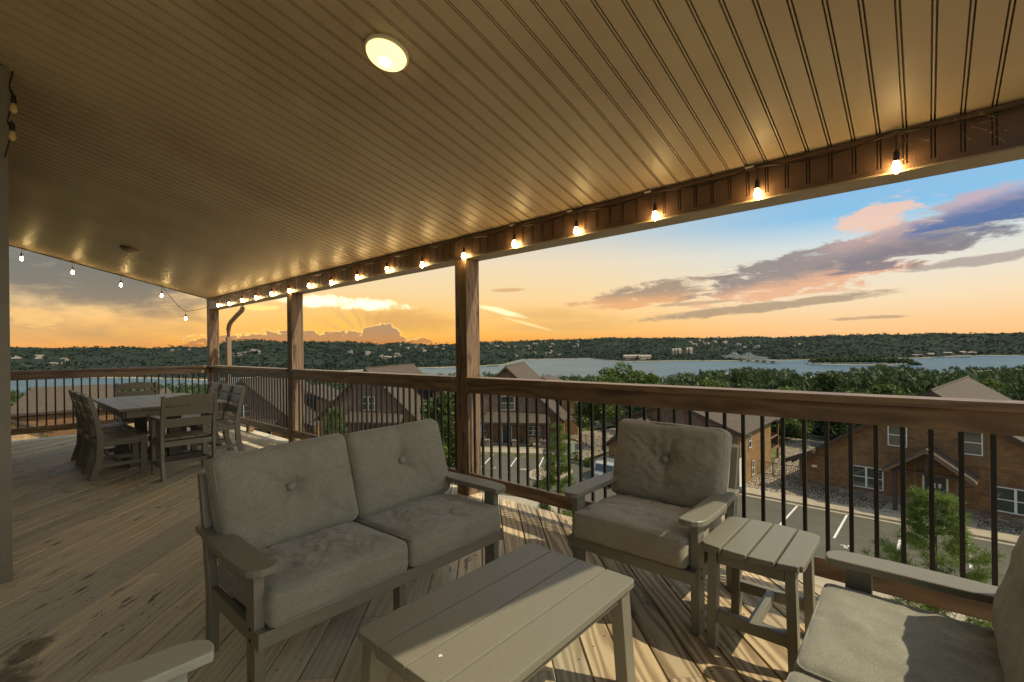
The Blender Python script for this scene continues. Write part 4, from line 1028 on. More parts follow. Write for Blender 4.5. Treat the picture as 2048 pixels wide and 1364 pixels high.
def chalet(loc, azd, label, gz=0.0, right_wing=True, wl=5.9, wr=5.9, ze=2.9, zp=8.35, depth=13.5):
    """tall A-gable holiday home: board and batten gable, skirt roof on posts, log siding below"""
    h = empty('gabled_house', loc, frame_matrix(None, azd), label, 'house', 'brown gabled holiday homes down the slope')
    gable_mass(h, -wl, wr, 0, depth, ze, zp, 0)
    kk = (zp - ze) / wl
    g = G(); zb = 3.42; xs = (zp - zb) / kk; g.prism([(-xs, zb), (xs, zb), (0, zp)], 'y', -.02, -.003); g.obj('gable_boards', 'bb', h)
    battens(h, -xs + .3, xs, zb, lambda x: zp - abs(x) * kk - .02, -.02)
    window(h, .1, 3.68, 1.62, 1.55, 2, y=-.022)
    g = G(); g.box(-wl, wr, -.05, -.004, 3.30, 3.44); g.obj('band_board', 'house_trim', h)
    # skirt roof and porch
    px0, px1, pd = -2.1, 4.55, 2.35
    slab(h, [(px0 - .5, -pd - .3, 2.74), (px1 + .5, -pd - .3, 2.74), (px1, -.052, 3.47), (px0, -.052, 3.47)], .10)
    g = G(); g.box(px0 - .5, px1 + .5, -pd - .33, -pd - .304, 2.52, 2.74); g.obj('fascia_board', 'dark_trim', h)
    g = G(); g.box(px0 - .2, px1 + .2, -pd, -pd + .16, 2.38, 2.56); g.obj('porch_beam', 'dark_trim', h)
    for x in (px0 + .4, 1.35, px1 - .3):
        stone_piers(h, x, -pd + .1); g = G(); g.box(x - .08, x + .08, -pd + .02, -pd + .18, .94, 2.379); g.obj('porch_post', 'dark_trim', h)
    door(h, 0, .12); window(h, 2.9, 1.0, 1.5, .95, 2, y=0); window(h, -2.55, .6, .75, 1.5, 1)
    g = G(); g.box(px0, px1 + .3, -pd - .35, -.25, -.5, .16); g.obj('porch_floor', 'concrete', h)
    g = G(); g.box(.7, 1.4, -.22, -.004, .1, .9); g.box(1.8, wr, -.16, -.005, .0, .75); g.obj('stone_skirt', 'stone', h)
    if right_wing:
        # side wing with sunlit honey siding and its own little gable
        g = G(); g.box(wr - .3, wr + 1.6, 6.2, depth - .5, -1, 5.2); g.obj('wall', 'siding_y', h)
        slab(h, [(wr + 2.1, depth + .1, 4.9), (wr + 2.1, 5.7, 4.9), (wr - 2.6, 5.7, 6.9), (wr - 2.6, depth + .1, 6.9)], .14)
        g = G(); g.box(wr, wr + .03, .4, 6.1, -1, ze - .1); g.obj('wall', 'siding_y', h)
        window(h, 9.0, 2.9, .8, 1.1, 1, side=wr + 1.601)
        slab(h, [(wr + 1.7, 4.4, 2.2), (wr + 1.7, 1.4, 2.2), (wr + .03, 1.4, 2.75), (wr + .03, 4.4, 2.75)], .08)
    return h
hC = chalet((38.07, 34.44, GZ), 148.4, 'brown gabled house with stone porch piers, right of the middle porch post')
hL2 = chalet((29.1, 47.7, GZ - .1), 148.4, 'brown gabled house above the loveseat, its ridge showing over the railing')
hL1 = chalet((22.0, 65.0, GZ - 1.6), 140, 'brown gabled house behind the dining chairs on the railing side', wl=5.4, wr=7.0)
# --- house R
hR = empty('lodge_house', (39.79, 7.008, GZ), frame_matrix(None, -171.9), 'large log sided house with a timber gabled entrance at the right edge', 'house')
Wd = 15.1
gable_mass(hR, 0, Wd, 0, 16.6, 2.15, 7.42, 7.4, ov=.35, ovf=.45)
g = G(); g.prism([(.16, -1.0), (Wd - .1, -1.0), (Wd - .1, .72), (.16, .55)], 'y', -.11, -.004); g.obj('stone_skirt', 'stone', hR)
g = G(); g.box(.0, .14, -.05, -.004, -1, 2.1); g.box(Wd - .14, Wd, -.05, -.004, -1, 2.1); g.obj('corner_board', 'house_trim', hR)
# eave return at the left
g = G(); g.prism([(-.75, 1.95), (1.25, 2.95), (1.25, 3.10), (-.75, 2.10)], 'y', -1.35, -.46); g.obj('eave_return', 'shingle', hR)
g = G(); g.prism([(-.75, 1.80), (1.25, 2.80), (1.25, 2.94), (-.75, 1.94)], 'y', -1.38, -.46); g.obj('rake_board', 'dark_trim', hR)
window(hR, 5.68, 3.84, .98, 1.44); window(hR, 9.10, 3.86, .95, 1.44)
window(hR, 4.02, .80, 1.84, 1.42, 2); window(hR, 10.85, .82, 1.92, 1.42, 2)
door(hR, 7.48, .12, 1.0, 2.10)
g = G(); g.box(7.28, 7.50, -.048, -.041, 1.55, 1.85); g.box(7.62, 7.76, -.048, -.041, 1.58, 1.85); g.obj('door_notice', 'white', hR)
for x in (6.55, 8.45): g = G(); g.box(x - .08, x + .08, -.05, -.004, .0, 3.3); g.obj('trim_board', 'batten', hR)
# entrance gable
pd = 1.55; zp_, zl, zr = 4.18, 2.65, 2.65
for s, xe, in ((-1, 5.25), (1, 9.4)):
    pts = [(xe, -.06, zl), (xe, -pd - .35, zl), (7.32, -pd - .35, zp_), (7.32, -.06, zp_)]
    slab(hR, pts if s < 0 else pts, .07)
    g = G(); a, b = sorted((xe, 7.32)); g.prism([(xe, zl - .24), (7.32, zp_ - .24), (7.32, zp_ - .08), (xe, zl - .08)], 'y', -pd - .38, -pd - .354); g.obj('rake_board', 'house_trim', hR)
    g = G(); g.box(xe + (-.05 if s < 0 else -.02), xe + (.02 if s < 0 else .05), -pd - .3, -.1, zl - .16, zl - .05); g.obj('gutter', 'batten', hR)
for x in (5.80, 8.78):
    g = G(); g.box(x - .10, x + .10, -pd - .10, -pd + .10, -.3, 2.55); g.obj('porch_post', 'dark_trim', hR)
g = G(); g.box(5.5, 9.1, -pd - .09, -pd + .09, 2.56, 2.74); g.obj('tie_beam', 'dark_trim', hR)
g = G(); g.box(7.23, 7.41, -pd - .07, -pd + .07, 2.741, 3.95); g.obj('king_post', 'dark_trim', hR)
for s in (-1, 1):
    g = G(); g.tube([(7.32 + s * .12, -pd, 3.0), (7.32 + s * .6, -pd, 3.42)], .07, 6); g.tube([(7.32 + s * 1.75, -pd, 2.75), (7.32 + s * .1, -pd, 3.98)], .09, 6); g.obj('strut', 'dark_trim', hR)
g = G(); g.box(5.2, 9.4, -pd - .6, -.12, -.5, .14); g.obj('porch_floor', 'concrete', hR)
g = G(); g.tube([(5.3, -pd - .3, 2.5), (5.5, -pd - .2, 2.35), (5.72, -pd - .12, 2.2)], .035, 6); g.tube([(9.4, -pd - .3, 2.45), (9.2, -pd - .2, 2.3), (8.9, -pd - .12, 2.2)], .035, 6); g.obj('gutter_elbow', 'dark_trim', hR)
g = G(); g.box(.80, 1.12, -.03, -.004, 1.62, 1.80); g.obj('wall_sign', 'white', hR)
g = G(); g.box(.90, 1.02, -.06, -.004, 1.83, 1.97); g.lathe([(.03, 0), (.03, .03), (.01, .04)], (.96, -.06, 1.9), 8, mx=Matrix.Rotation(R(90), 4, 'X')); g.obj('alarm_light', 'red', hR)
# --- house M
hM = empty('log_house', (36.6, 20.2, GZ), R(-90), 'honey coloured log house with a rear balcony, behind the armchair', 'house')
gable_mass(hM, 0, 10, 0, 9.1, 4.05, 6.05, 4.9, wallm='siding_y', ov=.45, ovf=.4, rake=True)
g = G(); g.prism([(.2, 2.6), (9.8, 2.6), (9.8, 4.0), (4.9, 6.0), (.2, 4.0)], 'y', -.02, -.003); g.obj('gable_boards', 'bb', hM)
battens(hM, .5, 9.7, 2.6, lambda x: 6.0 - abs(x - 4.9) * .40 - .05, -.02, step=.75)
slab(hM, [(9.8 + .65, 9.4, 3.87), (10.45, 13.6, 3.87), (4.9, 13.6, 6.19), (4.9, 9.4, 6.19)], .16, name='balcony_roof')
slab(hM, [(-.45, 13.6, 4.05), (-.45, 9.4, 4.05), (4.9, 9.4, 6.19), (4.9, 13.6, 6.19)], .16, name='balcony_roof')
for x in (9.9, 6.0, 1.2):
    g = G(); g.box(x - .08, x + .08, 12.0, 12.16, -2.5, 3.9); g.obj('balcony_post', 'cedar', hM)
g = G(); g.box(.5, 10.0, 9.11, 12.2, 1.05, 1.25); g.obj('balcony_floor', 'cedar', hM)
g = G(); g.box(9.85, 9.93, 9.2, 12.0, 2.15, 2.25); g.box(.5, 9.85, 12.0, 12.1, 2.15, 2.25); g.obj('balcony_rail', 'cedar', hM)
g = G()
for y in np.arange(9.25, 12, .14): g.box(9.88, 9.90, y, y + .02, 1.26, 2.15)
o = g.obj('balcony_baluster', 'black', hM); o['kind'] = 'stuff'
window(hM, 2.55, 2.55, .75, 1.05, side=10.001); window(hM, 3.35, .30, .7, 1.15, side=10.001)
g = G(); g.box(10.001, 10.04, -.3, .5, 0, 2.2); g.obj('garage_panel', 'white', hM)
# forward lower gable
gable_mass(hM, 1.0, 7.2, -3.2, -.42, 2.7, 4.5, 3.1, wallm='siding', ov=.4, ovf=.35)
g = G(); g.prism([(1.3, 2.75), (7.0, 2.75), (3.1, 4.40)], 'y', -3.22, -3.203); g.obj('gable_boards', 'bb', hM)
battens(hM, 1.7, 6.9, 2.75, lambda x: 4.4 - (abs(x - 3.1) * (.42 if x > 3.1 else .86)), -3.22, step=.6)
# --- left houses beyond the back railing
hLL = empty('tan_house', (6.35, 95.5, -12.9), frame_matrix(None, 95), 'broad brown roofed house with a gabled honey boarded wing behind the back railing', 'house')
g = G(); g.box(-3.8, 9.2, 0, 10, -8, 6.0); g.obj('wall', 'siding', hLL)
slab(hLL, [(-4.4, -.6, 5.9), (9.0, -.6, 5.9), (7.2, 5.0, 9.2), (-1.6, 5.0, 9.2)], .2); slab(hLL, [(9.0, 10.6, 5.9), (-4.4, 10.6, 5.9), (-1.6, 5.0, 9.2), (7.2, 5.0, 9.2)], .2); slab(hLL, [(-4.4, 10.6, 5.9), (-4.4, -.6, 5.9), (-1.6, 5.0, 9.2), (-1.61, 5.0, 9.2)], .2)
g = G(); g.box(-4.4, 9.2, -.64, -.6, 5.55, 5.9); g.obj('fascia_board', 'dark_trim', hLL)
hW = empty('wing_house', (13.0, 86.0, -12.9), frame_matrix(None, 108), 'honey board and batten gabled house seen behind the far dining chair', 'house')
gable_mass(hW, 0, 8.4, 0, 9, 5.3, 8.3, 4.2, wallm='bb_y', ov=.5, ovf=.6); battens(hW, .3, 8.3, 0, lambda x: 8.3 - abs(x - 4.2) * .714 - .1, 0, step=.8, m='trim_tan'); window(hW, 4.2, 2.2, 1.5, 1.6, 2); window(hW, 1.2, 1.0, .8, 1.6, 1)
g = G(); g.box(-6, 20, -.5, 8, -4, 4.9); hB = empty('low_house', (27.5, 92, -14.5), frame_matrix(None, 108), 'low brown roof beyond the far dining chairs', 'house'); g = G(); g.box(-14, 7, 0, 7, -6, 5.6); g.obj('wall', 'siding', hB); slab(hB, [(-14.5, -.5, 5.5), (7.5, -.5, 5.5), (7.5, 4, 7.4), (-14.5, 4, 7.4)], .2)
hF = empty('cabin_house', (2.9, 74.0, -12.0), frame_matrix(None, 70), 'honey board and batten house end with a white window at the far left', 'house')
gable_mass(hF, -9, 1.9, 0, 9, 4.6, 7.6, -3.6, wallm='bb_y', ov=.5, ovf=.6); battens(hF, -8, 1.8, 0, lambda x: 7.6 - abs(x + 3.6) * .546 - .1, 0, step=.8, m='trim_tan'); window(hF, -1.5, 1.4, 1.5, 1.9, 2)
slab(hF, [(-9, -3.6, .0), (5.0, -3.6, .0), (3.6, -.05, 1.3), (-9, -.05, 1.3)], .15)
# ------------------------------------------------------------------ black steel fences
def fence(pts, label, hh=1.2):
    r = empty('steel_fence', (pts[0][0], pts[0][1], GZ), label=label, cat='fence', group=None); me = None; mp = None; o0 = Vector((*pts[0], 0))
    for (a, b) in zip(pts[:-1], pts[1:]):
        a, b = Vector((*a, 0)), Vector((*b, 0)); d = b - a; L_ = d.length; an = math.atan2(d.y, d.x); mx = Matrix.Translation(a - o0) @ Matrix.Rotation(an, 4, 'Z')
        for z in (.18, hh - .08):
            g = G(); g.box(0, L_, -.015, .015, z, z + .035, mx=mx); g.obj('fence_rail', 'black', r)
        n = int(L_ / 2.2) + 1
        for i in range(n + 1):
            if mp is None: g = G(); g.box(-.03, .03, -.03, .03, -.1, hh + .06); o = g.obj('fence_post', 'black', r); mp = o.data
            else: o = bpy.data.objects.new('fence_post', mp); COL.objects.link(o); o.parent = r
            o.location = a - o0 + d * (i / n)
        g = G(); x = .12
        while x < L_: g.box(x - .008, x + .008, -.008, .008, .215, hh - .081, mx=mx); x += .125
        o = g.obj('picket', 'black', r); o['kind'] = 'stuff'
    return r
fence([(41.0, 30.5), (42.3, 27), (42.5, 23.2), (41.9, 21.7)], 'black steel picket fence beside the gravel right of the gabled house')
fence([(42.2, 15.0), (41.5, 11.0), (41.2, 7.2)], 'black steel picket fence between the log house and the large right house')
# ------------------------------------------------------------------ SUV
car = empty('parked_suv', (30.6, 18.15, GZ), R(0), 'silver sport utility vehicle with roof rails parked beyond the armchair', 'car')
prof_ = [(0.0, .45), (.02, .95), (.16, 1.12), (.38, 1.66), (.62, 1.74), (2.6, 1.76), (3.05, 1.64), (3.65, 1.14), (4.55, 1.02), (4.75, .85), (4.78, .45)]
g = G(); n = len(prof_); vs = []
for (yy, ins) in ((-.93, 0), (-.97, .0), (.97, 0), (.93, 0)):
    for (x, z) in prof_:
        tap = max(0, (z - 1.1)) * .24; vs.append((x, (abs(yy) - tap) * (1 if yy > 0 else -1), z))
fs = [tuple(range(n)), tuple(3 * n + i for i in range(n))[::-1]]
for s in range(3):
    for i in range(n): fs.append((s * n + i, s * n + (i + 1) % n, (s + 1) * n + (i + 1) % n, (s + 1) * n + i))
g.add(vs, fs); g.obj('body', 'car', car, bevel=.03)
g = G(); g.add([(.10, -.74, 1.16), (.10, .74, 1.16), (.33, .66, 1.60), (.33, -.66, 1.60)], [(0, 1, 2, 3)]); g.v = [(x - .0, y, z) for x, y, z in g.v]; g.prism([(.13, 1.15), (.345, 1.60), (.36, 1.60), (.16, 1.15)], 'y', -.74, .74); g.obj('rear_window', 'carglass', car)
for s in (-1, 1):
    g = G(); g.add([(.55, s * .945, 1.16), (3.3, s * .945, 1.16), (2.85, s * .855, 1.60), (.75, s * .845, 1.64)], [(0, 1, 2, 3)]); g.obj('side_window', 'carglass', car)
    g = G(); g.box(-.02, .10, s * .86 - .09, s * .86 + .09, .86, 1.10); g.obj('tail_light', 'tail', car, bevel=.01)
    g = G(); g.tube([(.7, s * .62, 1.76), (.8, s * .62, 1.83), (2.5, s * .62, 1.84), (2.65, s * .62, 1.77)], .02, 6); g.obj('roof_rail', 'black', car)
    for x in (.85, 3.75):
        g = G(); g.lathe([(.20, -.115), (.34, -.11), (.35, 0), (.34, .11), (.20, .115)], (x, s * .86, .35), 20, mx=Matrix.Rotation(R(90), 4, 'X')); g.obj('wheel', 'tyre', car)
for x in (1.1, 2.1): g = G(); g.box(x, x + .05, -.62, .62, 1.80, 1.83); g.obj('cross_bar', 'black', car)
g = G(); g.box(-.08, .12, -.9, .9, .42, .66); g.obj('bumper', 'car', car, bevel=.03)
g = G(); g.box(-.012, .02, -.26, .26, .78, .92); g.obj('licence_plate', 'white', car)
# utility box
g = G(); g.box(-.35, .35, -.25, .25, 0, 1.25); g.box(-.38, .38, -.28, .28, 1.251, 1.31); o = oneobj('utility_box', g, 'green_box', 'pale green utility box standing on the gravel left of the parked car', 'utility box', bevel=.02); o.location = (37.1, 25.4, GZ + .1)
# ------------------------------------------------------------------ TREES
def leaf_cloud(centers, n, size, rng, flat=.6, m='leaf', name='crown', parent=None):
    """n small leaf-sized faces spread through the given clumps (cx,cy,cz,rx,ry,rz)"""
    C_ = np.array(centers, float); wgt = (C_[:, 3] * C_[:, 4] * C_[:, 5]) ** (2 / 3); idx = rng.choice(len(C_), n, p=wgt / wgt.sum()); c = C_[idx]
    d = rng.normal(size=(n, 3)); d /= np.linalg.norm(d, axis=1)[:, None]; rad = rng.uniform(.25, 1.0, n) ** .45; p = c[:, :3] + d * rad[:, None] * c[:, 3:6]
    a = rng.normal(size=(n, 3)); a[:, 2] *= flat; a /= np.linalg.norm(a, axis=1)[:, None]; b = np.cross(a, rng.normal(size=(n, 3))); b /= np.linalg.norm(b, axis=1)[:, None]
    s = size * rng.uniform(.55, 1.35, n)[:, None]
    q = np.stack([p - a * s, p - b * s * .45, p + a * s, p + b * s * .45], 1).reshape(-1, 3)
    return q
def quads(name, q, m, parent=None):
    me = bpy.data.meshes.new(name); nq = len(q) // 4; me.vertices.add(len(q)); me.vertices.foreach_set('co', q.astype(np.float32).ravel()); me.loops.add(len(q)); me.loops.foreach_set('vertex_index', np.arange(len(q), dtype=np.int32))
    me.polygons.add(nq); me.polygons.foreach_set('loop_start', np.arange(0, len(q), 4, dtype=np.int32)); me.update(calc_edges=True); me.materials.append(M[m])
    o = bpy.data.objects.new(name, me); COL.objects.link(o); o.parent = parent; return o
def broadleaf(name, loc, hgt, cr, n, size, seed, label, m='leaf', trunk=True, group=None, cat='tree', bare=.35):
    rng = np.random.RandomState(seed); r = empty(name, loc, rng.uniform(0, 6), label, cat, group); g = G(); rp = random.Random(seed)
    top = hgt * bare; g.tube([(0, 0, -.5), (rp.uniform(-.1, .1), 0, top * .6), (rp.uniform(-.2, .2), rp.uniform(-.2, .2), hgt * .75)], .035 * hgt ** .8 * .6, 7, r2=.02); cl = []
    for i in range(11):
        a = rp.uniform(0, 6.28); zz = rp.uniform(top, hgt * .92); rr = cr * rp.uniform(.25, .8) * (1 - abs(zz / hgt - .6) * .7); p = (rr * math.cos(a), rr * math.sin(a), zz)
        g.tube([(0, 0, zz * .62), (p[0] * .5, p[1] * .5, zz * .85), p], .012 * hgt ** .8, 5, r2=.008); s_ = cr * rp.uniform(.28, .48); cl.append((*p, s_, s_, s_ * rp.uniform(.55, .85)))
    cl.append((0, 0, hgt * .88, cr * .4, cr * .4, hgt * .13)); g.obj('trunk', 'bark', r); quads('crown', leaf_cloud(cl, n, size, rng), m, r); return r
def pine(loc, hgt, wid, seed, label, nn=34, dens=1.0, needle=.17, bare=.12):
    """young pine: whorls of limbs, each with tufts of long needles"""
    rng = np.random.RandomState(seed); rp = random.Random(seed); r = empty('young_pine', loc, 0, label, 'pine tree'); g = G()
    g.tube([(0, 0, -.4), (.03, .02, hgt * .4), (0, 0, hgt * .97)], .016 * hgt, 8, r2=.012); Q = []
    z = hgt * bare
    while z < hgt * .97:
        f = 1 - z / hgt; reach = wid * (min(1, f * 1.5 + .12)) * rp.uniform(.75, 1.1); k = rp.randint(4, 6); a0 = rp.uniform(0, 6.28)
        for i in range(k):
            a = a0 + i * 6.283 / k + rp.uniform(-.3, .3); L_ = reach * rp.uniform(.6, 1.05); up = rp.uniform(.15, .5); tips = []
            p0 = Vector((0, 0, z)); p1 = p0 + Vector((math.cos(a) * L_ * .55, math.sin(a) * L_ * .55, L_ * up * .35)); p2 = p0 + Vector((math.cos(a) * L_, math.sin(a) * L_, L_ * up)); g.tube([p0, p1, p2], .010 * (f + .3), 4, r2=.004)
            tips = [p2, p1.lerp(p2, .5), p1]
            for s in (-1, 1):
                if L_ > .3: q_ = p1 + Vector((math.cos(a + s * .7), math.sin(a + s * .7), up + .1)) * L_ * .38; g.tube([p1, q_], .005, 3); tips += [q_, p1.lerp(q_, .6)]
            for tp in tips:
                n = int(nn * dens); d = rng.normal(size=(n, 3)); d[:, 2] = d[:, 2] * .8 + .5; d += np.array([math.cos(a), math.sin(a), 0]) * .7; d /= np.linalg.norm(d, axis=1)[:, None]
                b = np.cross(d, rng.normal(size=(n, 3))); b /= np.linalg.norm(b, axis=1)[:, None]; p = np.array(tp) + rng.normal(size=(n, 3)) * .045; s_ = needle * rng.uniform(.7, 1.2, n)[:, None]; w_ = .0055 + needle * .012
                Q.append(np.stack([p - b * w_, p + b * w_, p + d * s_ + b * w_ * .4, p + d * s_ - b * w_ * .4], 1).reshape(-1, 3))
        z += hgt * .068
    n = int(nn * 2); d = rng.normal(size=(n, 3)) * .5 + np.array([0, 0, 1]); d /= np.linalg.norm(d, axis=1)[:, None]; b = np.cross(d, rng.normal(size=(n, 3))); b /= np.linalg.norm(b, axis=1)[:, None]; p = np.array([0, 0, hgt * .95]) + rng.normal(size=(n, 3)) * .05; Q.append(np.stack([p - b * .007, p + b * .007, p + d * needle + b * .003, p + d * needle - b * .003], 1).reshape(-1, 3))
    g.obj('trunk', 'bark', r); quads('foliage', np.concatenate(Q), 'pine', r); return r
def at_px(px, dep):   # helper used only to note where trees stand: heading from the image column, distance ahead
    lat = (px - 1024) / 937 * dep; s_, c_ = math.sin(R(TH)), math.cos(R(TH)); return (dep * s_ + lat * c_, dep * c_ - lat * s_)
x, y = at_px(1868, 13.5); pine((x, y, GZ), 6.25, 1.95, 11, 'young pine with long bright needles in front of the large house at the right', nn=44, needle=.22)
x, y = at_px(1114, 21.5); pine((x, y, GZ), 7.2, 1.25, 12, 'slender young pine rising left of the armchair', nn=44, needle=.21)
x, y = at_px(668, 40); pine((x, y, GZ), 5.6, 1.7, 13, 'bushy young pine behind the loveseat in front of the gabled house', nn=44, needle=.28, bare=.05)
x, y = at_px(1135, 24); g = G(); g.tube([(0, 0, -.3), (.02, 0, 1.6)], .05, 6); g.tube([(0, 0, 1.2), (.25, .1, 2.2)], .02, 5); o = oneobj('tree_stake', g, 'bark', 'thin bare stake standing beside the slender young pine', 'stake'); o.location = (x, y, GZ)
x, y = at_px(1085, 27); broadleaf('sapling', (x, y, GZ), 2.9, .8, 900, .11, 15, 'small dark leafed sapling left of the slender young pine', 'leaf_d')
x, y = at_px(905, 15.5); broadleaf('leafy_tree', (x, y, GZ), 9.3, 1.35, 11000, .085, 16, 'tall leafy sapling just left of the middle porch post', 'leaf', bare=.25)
x, y = at_px(1203, 47); broadleaf('leafy_tree', (x, y, GZ), 7.6, 3.0, 5000, .17, 17, 'open crowned young tree with a forked trunk behind the fence', 'leaf')
x, y = at_px(1245, 62); broadleaf('leafy_tree', (x, y, GZ), 8.4, 3.6, 3500, .22, 18, 'leafy tree on the lawn behind the forked young tree', 'leaf')
x, y = at_px(60, 62); broadleaf('shrub', (x, y, -11.4), 3.0, 2.6, 2600, .14, 19, 'bright green shrub below the back railing at the far left', 'leaf', bare=.1, cat='shrub')
for i, (px, dep, hh, lab, mm) in enumerate(((1150, 42.5, 1.0, 'upright yellow green shrub on the gravel beside the fence', 'leaf'), (1172, 41, .75, 'round green shrub on the gravel left of the parked car', 'leaf'), (1205, 39.5, .9, 'dark round shrub just behind the parked car', 'leaf_d'), (1232, 41.5, 1.1, 'dark shrub by the fence above the parked car', 'leaf_d'),
    (1024, 49.5, .5, 'low green plant at the foot of the middle stone pier', 'leaf'), (1060, 49, .45, 'low green plant between the stone piers and the planter island', 'leaf'), (1100, 37.0, .8, 'grey green shrub in the planter island', 'leaf_d'))):
    x, y = at_px(px, dep); broadleaf('shrub', (x, y, GZ + .05), hh, hh * .55, 420, .075, 30 + i, lab, mm, bare=.08, cat='shrub')
# wood behind the houses: prototypes, then individual copies
protos = []
for i in range(6):
    pr_ = broadleaf('oak_tree', (0, 0, -500), 10, 3.9, 3800, .30, 50 + i, 'green oak in the wood below the houses', 'leaf' if i % 3 else 'leaf_d', group='oaks in the wood beyond the houses', bare=.18); protos.append(pr_)
rng = np.random.RandomState(4); placed = 0; firsts = set()
solid = [(42, 36, 13), (33, 51, 13), (25, 70, 12), (8, 100, 12), (17, 90, 10), (45, 15, 9.5), (48, -2, 12.5), (6, 80, 10), (27, 95, 12), (37, 25, 13), (38, 5, 12)]
cand = []
for _ in range(6000):
    a = rng.uniform(-4, 104); r0 = 58 + 260 * rng.uniform() ** 1.5; x, y = r0 * math.sin(R(a)), r0 * math.cos(R(a))
    if any((x - q[0]) ** 2 + (y - q[1]) ** 2 < q[2] ** 2 for q in solid): continue
    if x < 44 and y < 40: continue
    if 44 < a < 62 and r0 < 78: continue       # lawn
    if a < 43 and r0 < 125: continue           # roofs of the lower street
    if any((x - q[0]) ** 2 + (y - q[1]) ** 2 < (4.3 if r0 < 120 else 5.6) ** 2 for q in cand): continue
    cand.append((x, y, r0))
cand.sort(key=lambda q: q[2]); cand = cand[:285]
dn = lambda r0: 'near' if r0 < 110 else 'far'
for i, (x, y, r0) in enumerate(cand):
    p = protos[i % 6] if i < 6 else copy_tree(protos[rng.randint(6)]); s_ = rng.uniform(.8, 1.15) * float(np.interp(r0, (60, 110, 200, 300), (.66, .74, .95, 1.2)))
    ta = math.degrees(math.atan2(x, y)); where = 'left of the stone piered gabled house' if ta < 46 else 'behind the lawn right of the gabled house' if ta < 61 else 'directly behind the log house with the balcony' if ta < 73 else 'between the log house and the large right house' if ta < 83 else 'behind the roof of the large right house'
    p['label'] = ('nearer oak ' if r0 < 130 else 'farther oak ') + where
    p.location = (x, y, float(terrain(x, y)) - .2); p.scale = (s_ * rng.uniform(.9, 1.15), s_, s_ * rng.uniform(.85, 1.1)); p.rotation_euler = (0, 0, rng.uniform(0, 6.28))
# canopy farther down to the lake, and the tree cover of the hills: masses nobody could count
def canopy(name, pts, hgt, rad, nper, size, m, seed):
    rng = np.random.RandomState(seed); Q = []
    base = []
    for _ in range(6):
        cl = [(rng.uniform(-.55, .55), rng.uniform(-.55, .55), rng.uniform(.45, .85), *(rng.uniform(.35, .55, 3) * [1, 1, .6])) for _ in range(5)]; base.append(leaf_cloud(cl, nper, size, rng))
    pz = terrain([p[0] for p in pts], [p[1] for p in pts])
    for (x, y, s), tz in zip(pts, pz):
        b = base[rng.randint(6)].copy(); a = rng.uniform(0, 6.28); ca, sa = math.cos(a), math.sin(a); bx = b[:, 0] * ca - b[:, 1] * sa; by__ = b[:, 0] * sa + b[:, 1] * ca
        Q.append(np.stack([x + bx * rad * s, y + by__ * rad * s, tz + b[:, 2] * hgt * s], 1))
    o = quads(name, np.concatenate(Q), m); return tag(o, None, None, None, 'stuff')
pts = []
while len(pts) < 2600:
    a = rng.uniform(-6, 104); r0 = 110 + 1500 * rng.uniform() ** 1.6; sn = float(interp(NEAR, a))
    if r0 > sn - 8: continue
    if r0 < 175 and not (56 < a < 72 or a > 77): continue
    if a < 43 and r0 < 190: continue
    pts.append((r0 * math.sin(R(a)), r0 * math.cos(R(a)), rng.uniform(.7, 1.2)))
pn = [p for p in pts if math.hypot(p[0], p[1]) < 270]; pf = [p for p in pts if math.hypot(p[0], p[1]) >= 270]
o = canopy('forest', pn, 10.5, 5.4, 300, .085, 'midforest', 1); tag(o, 'dense green wood close below the houses', 'wood')
o = canopy('forest', pf, 11, 5.6, 90, .16, 'midforest', 4); tag(o, 'dense green wood running down to the lake', 'wood')
pts = [(1800 * math.sin(R(a)) + rng.uniform(-26, 26), 1800 * math.cos(R(a)) + rng.uniform(-26, 26), rng.uniform(.5, 1.3)) for a in rng.uniform(81.3, 88.9, 260)]
o = canopy('forest', pts, 15, 9, 60, .22, 'midforest', 2); tag(o, 'strip of trees on the causeway by the bridge', 'wood')
pts = []
while len(pts) < 9000:
    a = rng.uniform(-4, 102); sf = float(interp(FAR, a)); rr0 = float(interp(RR, a)); r0 = sf + 10 + (rr0 - sf) * rng.uniform() ** 1.2 * 1.0; pts.append((r0 * math.sin(R(a)), r0 * math.cos(R(a)), rng.uniform(.6, 1.5)))
o = canopy('forest', pts, 9, 9, 16, .34, 'forest', 3); tag(o, 'wooded slopes across the lake', 'wood')
# ------------------------------------------------------------------ far buildings
def far_house(px, rdist, w_, d_, hh, lab, grp, rz=None, first=[None]):
    x, y = at_px(px, 1); a = math.atan2(x, y); x, y = rdist * math.sin(a), rdist * math.cos(a); z = float(terrain(x, y))
    if first[0] is None:
        r = empty('far_house', (0, 0, 0)); g = G(); g.box(-.5, .5, -.5, .5, -2, 1); g.add([(-.5, -.5, 1.001), (-.5, .5, 1.001), (-.5, 0, 1.6), (.5, -.5, 1.001), (.5, .5, 1.001), (.5, 0, 1.6)], [(0, 1, 2), (3, 5, 4)]); g.obj('wall', 'far_wall', r)
        g = G(); g.add([(-.55, -.56, 1.0), (.55, -.56, 1.0), (.55, 0, 1.66), (-.55, 0, 1.66), (.55, .56, 1.0), (-.55, .56, 1.0)], [(0, 1, 2, 3), (3, 2, 4, 5)]); g.obj('roof', 'far_roof', r); first[0] = r
    else: r = copy_tree(first[0])
    r.location = (x, y, z + 2.5); r.scale = (w_, d_, hh); r.rotation_euler = (0, 0, rng.uniform(0, 3.14) if rz is None else rz); return tag(r, lab, 'house', grp)
spots = []
def cluster(px0, px1, n, f0, f1, w0=12, w1=24):
    for _ in range(n): spots.append((rng.uniform(px0, px1), rng.uniform(f0, f1), rng.uniform(w0, w1)))
